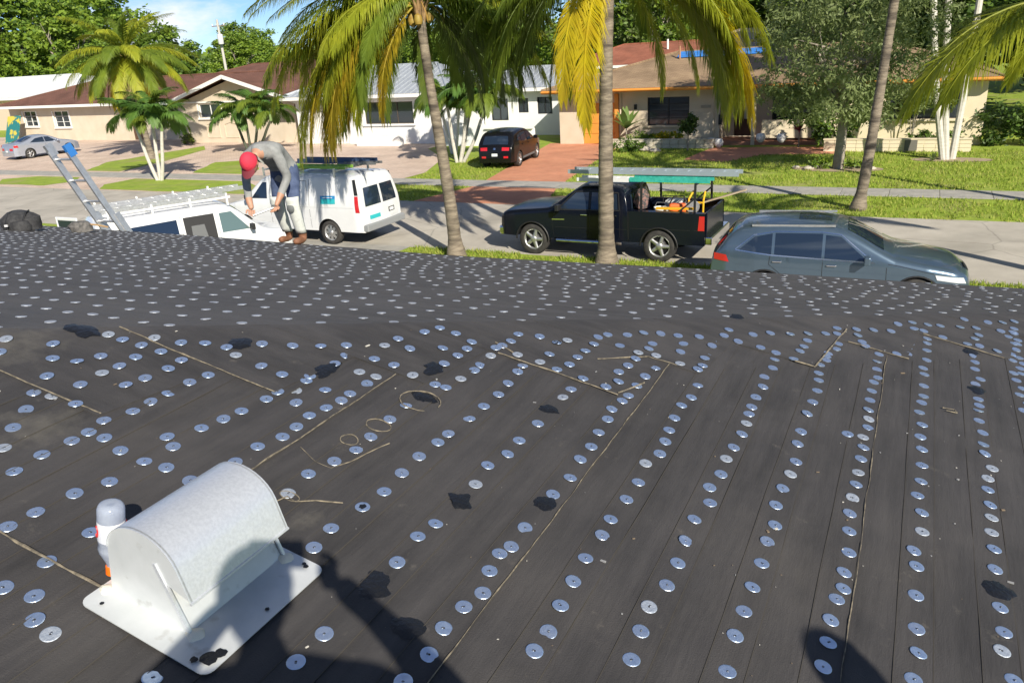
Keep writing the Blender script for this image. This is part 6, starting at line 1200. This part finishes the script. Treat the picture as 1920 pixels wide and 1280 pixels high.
def sword(name, label, x, y, z0, n, L, m, wid=.05, spread=1.):
    t = thing(name, label, 'plant', (x, y, 0)); b = MB(); b.tube([(0, 0, 0), (0, 0, z0+.1)], [.04, .03], 7); b.obj('stem', M_bark, t, True)
    for i in range(n):
        a = i*2.4; e = rr.uniform(.2, 1.25)*spread; l_ = L*rr.uniform(.8, 1.1); b = MB(); d = Vector((cos(a)*sin(e), sin(a)*sin(e), cos(e))); s_ = Vector((-sin(a), cos(a), 0)); P = []
        for k in range(5): q = k/4; c = Vector((0, 0, z0))+d*l_*q+Vector((0, 0, -.35*l_*q*q*sin(e))); w_ = wid*sin(pi*(.15+.8*q)); P += [c-s_*w_, c+s_*w_]
        b.add(P, [(2*k, 2*k+1, 2*k+3, 2*k+2) for k in range(4)]); b.obj('leaf', m, t)
    return t
sword('cordyline', 'dark red sword leaved plant in front of the porch wall', -5.15, 40.7, .75, 22, .75, leafmat('leaf_red', (.16, .02, .04), (.22, .04, .06)))
sword('banana_plant', 'pale green broad leaved plant beside the garage door', -13.85, 41.2, .9, 12, 1.5, leafmat('leaf_lettuce', (.16, .26, .06), (.22, .33, .09), .45), .16, .8)
sword('agave', 'small grey green agave at the foot of the white palm trunks', .55, 36.75, .02, 16, .4, T_grey, .04)
# garden stones and pots round the porch
for i, (x, y) in enumerate(((-9.35, 40.9), (-7.0, 41.2), (-6.0, 41.1), (-8.9, 40.6))):
    t = thing('garden_pot', ('round cream pot left of the front door', 'white globe pot nearest the front door post', 'white globe pot beside the red leaved plant', 'small pale pot at the end of the stone planter')[i], 'pot', (x, y, .01 if i in (0, 3) else .18)); b = MB(); b.lathe([(.08, 0), (.2, .1), (.24, .25), (.18, .4), (.15, .42), (.14, .36)], 16); b.obj('vessel', M_wtrim, t, True); b = MB(); b.lathe([(.001, .37), (.145, .365)], 12); b.obj('soil', M_soil, t)
for i, (x, y, r_) in enumerate(((-3.9, 34.2, .22), (-4.4, 34.5, .16), (-1.6, 34.3, .2), (-12.2, 39.2, .35), (-11.6, 38.9, .28), (-12.8, 39.4, .22))):
    b = MB(); b.lathe([(.01, -.3*r_), (r_*.8, 0), (r_, r_*.3), (r_*.6, r_*.6), (.01, r_*.72)], 12); b.v = [(px_*(1+.35*nz(px_*4, py_*4, i)), py_*(1+.35*nz(px_*4, py_*4, i+9)), pz_) for px_, py_, pz_ in b.v]; o = b.obj('garden_rock', mat('lime_rock', (.46, .40, .31), .9, col2=(.55, .49, .4), scale=6, bump=.5), None, True); o.location = (x, y, .01)
    tag(o, ('pale rock left of the shade tree trunk', 'smallest rock at the left end of the shade tree bed', 'pale rock right of the shade tree trunk', 'largest limestone rock below the stone planter', 'limestone rock on the lawn right of the dark bush', 'limestone rock at the left below the stone planter')[i], 'rock')
# ---- grass blades
def blades(name, label, x0, x1, y0, y1, n, h_, seed, skip=None, ms=None):
    rr = random.Random(seed); b = MB()
    for _ in range(n):
        x = rr.uniform(x0, x1); y = rr.uniform(y0, y1)
        if nz(x*.8, y*.8, seed) < -.45 or (skip and skip(x, y)): continue
        a = rr.uniform(0, 6.28); hh = h_*rr.uniform(.5, 1.3); w_ = hh*.16; dx, dy = cos(a)*w_, sin(a)*w_; lx, ly = rr.gauss(0, hh*.45), rr.gauss(0, hh*.45); b.mi = rr.randrange(3)
        b.add([(x-dx, y-dy, 0), (x+dx, y+dy, 0), (x+lx, y+ly, hh)], [(0, 1, 2)])
    tag(b.obj(name, ms or [mat('blade_a', (.20, .29, .025), .8, trans=.3), mat('blade_b', (.29, .38, .04), .8, trans=.3), mat('blade_c', (.40, .41, .09), .8, trans=.3)]), label, 'grass', kind='stuff')
def inpoly(x, y, P):
    c = False; j = len(P)-1
    for i in range(len(P)):
        if (P[i][1] > y) != (P[j][1] > y) and x < (P[j][0]-P[i][0])*(y-P[i][1])/(P[j][1]-P[i][1])+P[i][0]: c = not c
        j = i
    return c
DRV = [(-18.7, 42.3), (-16.3, 29.2), (-17.2, 25.6), (-11.7, 25.6), (-12.75, 29.6), (-13.6, 36), (-14.3, 42.3)]; PTH = [(-9.2, 40.6), (-9.6, 36.6), (-7.6, 35.9), (-6.4, 38.2), (-3.0, 38.6), (-3.0, 41)]
sk_ = lambda x, y: 28.85 < y < 30.3 or inpoly(x, y, DRV) or inpoly(x, y, PTH) or (abs(x+2.85) < 1.7 and abs(y-34.5) < .6) or (abs(x-1.2) < 1.4 and abs(y-37.1) < .5)
blades('verge_grass', 'rough sunlit grass of the near verge round the palm trunks', -13, 4, 16.8, KN+.06, 26000, .09, 3)
blades('lawn_blades', 'short green grass of the lawns across the street', -20.5, 6, KF-.05, 40, 60000, .10, 4, sk_)
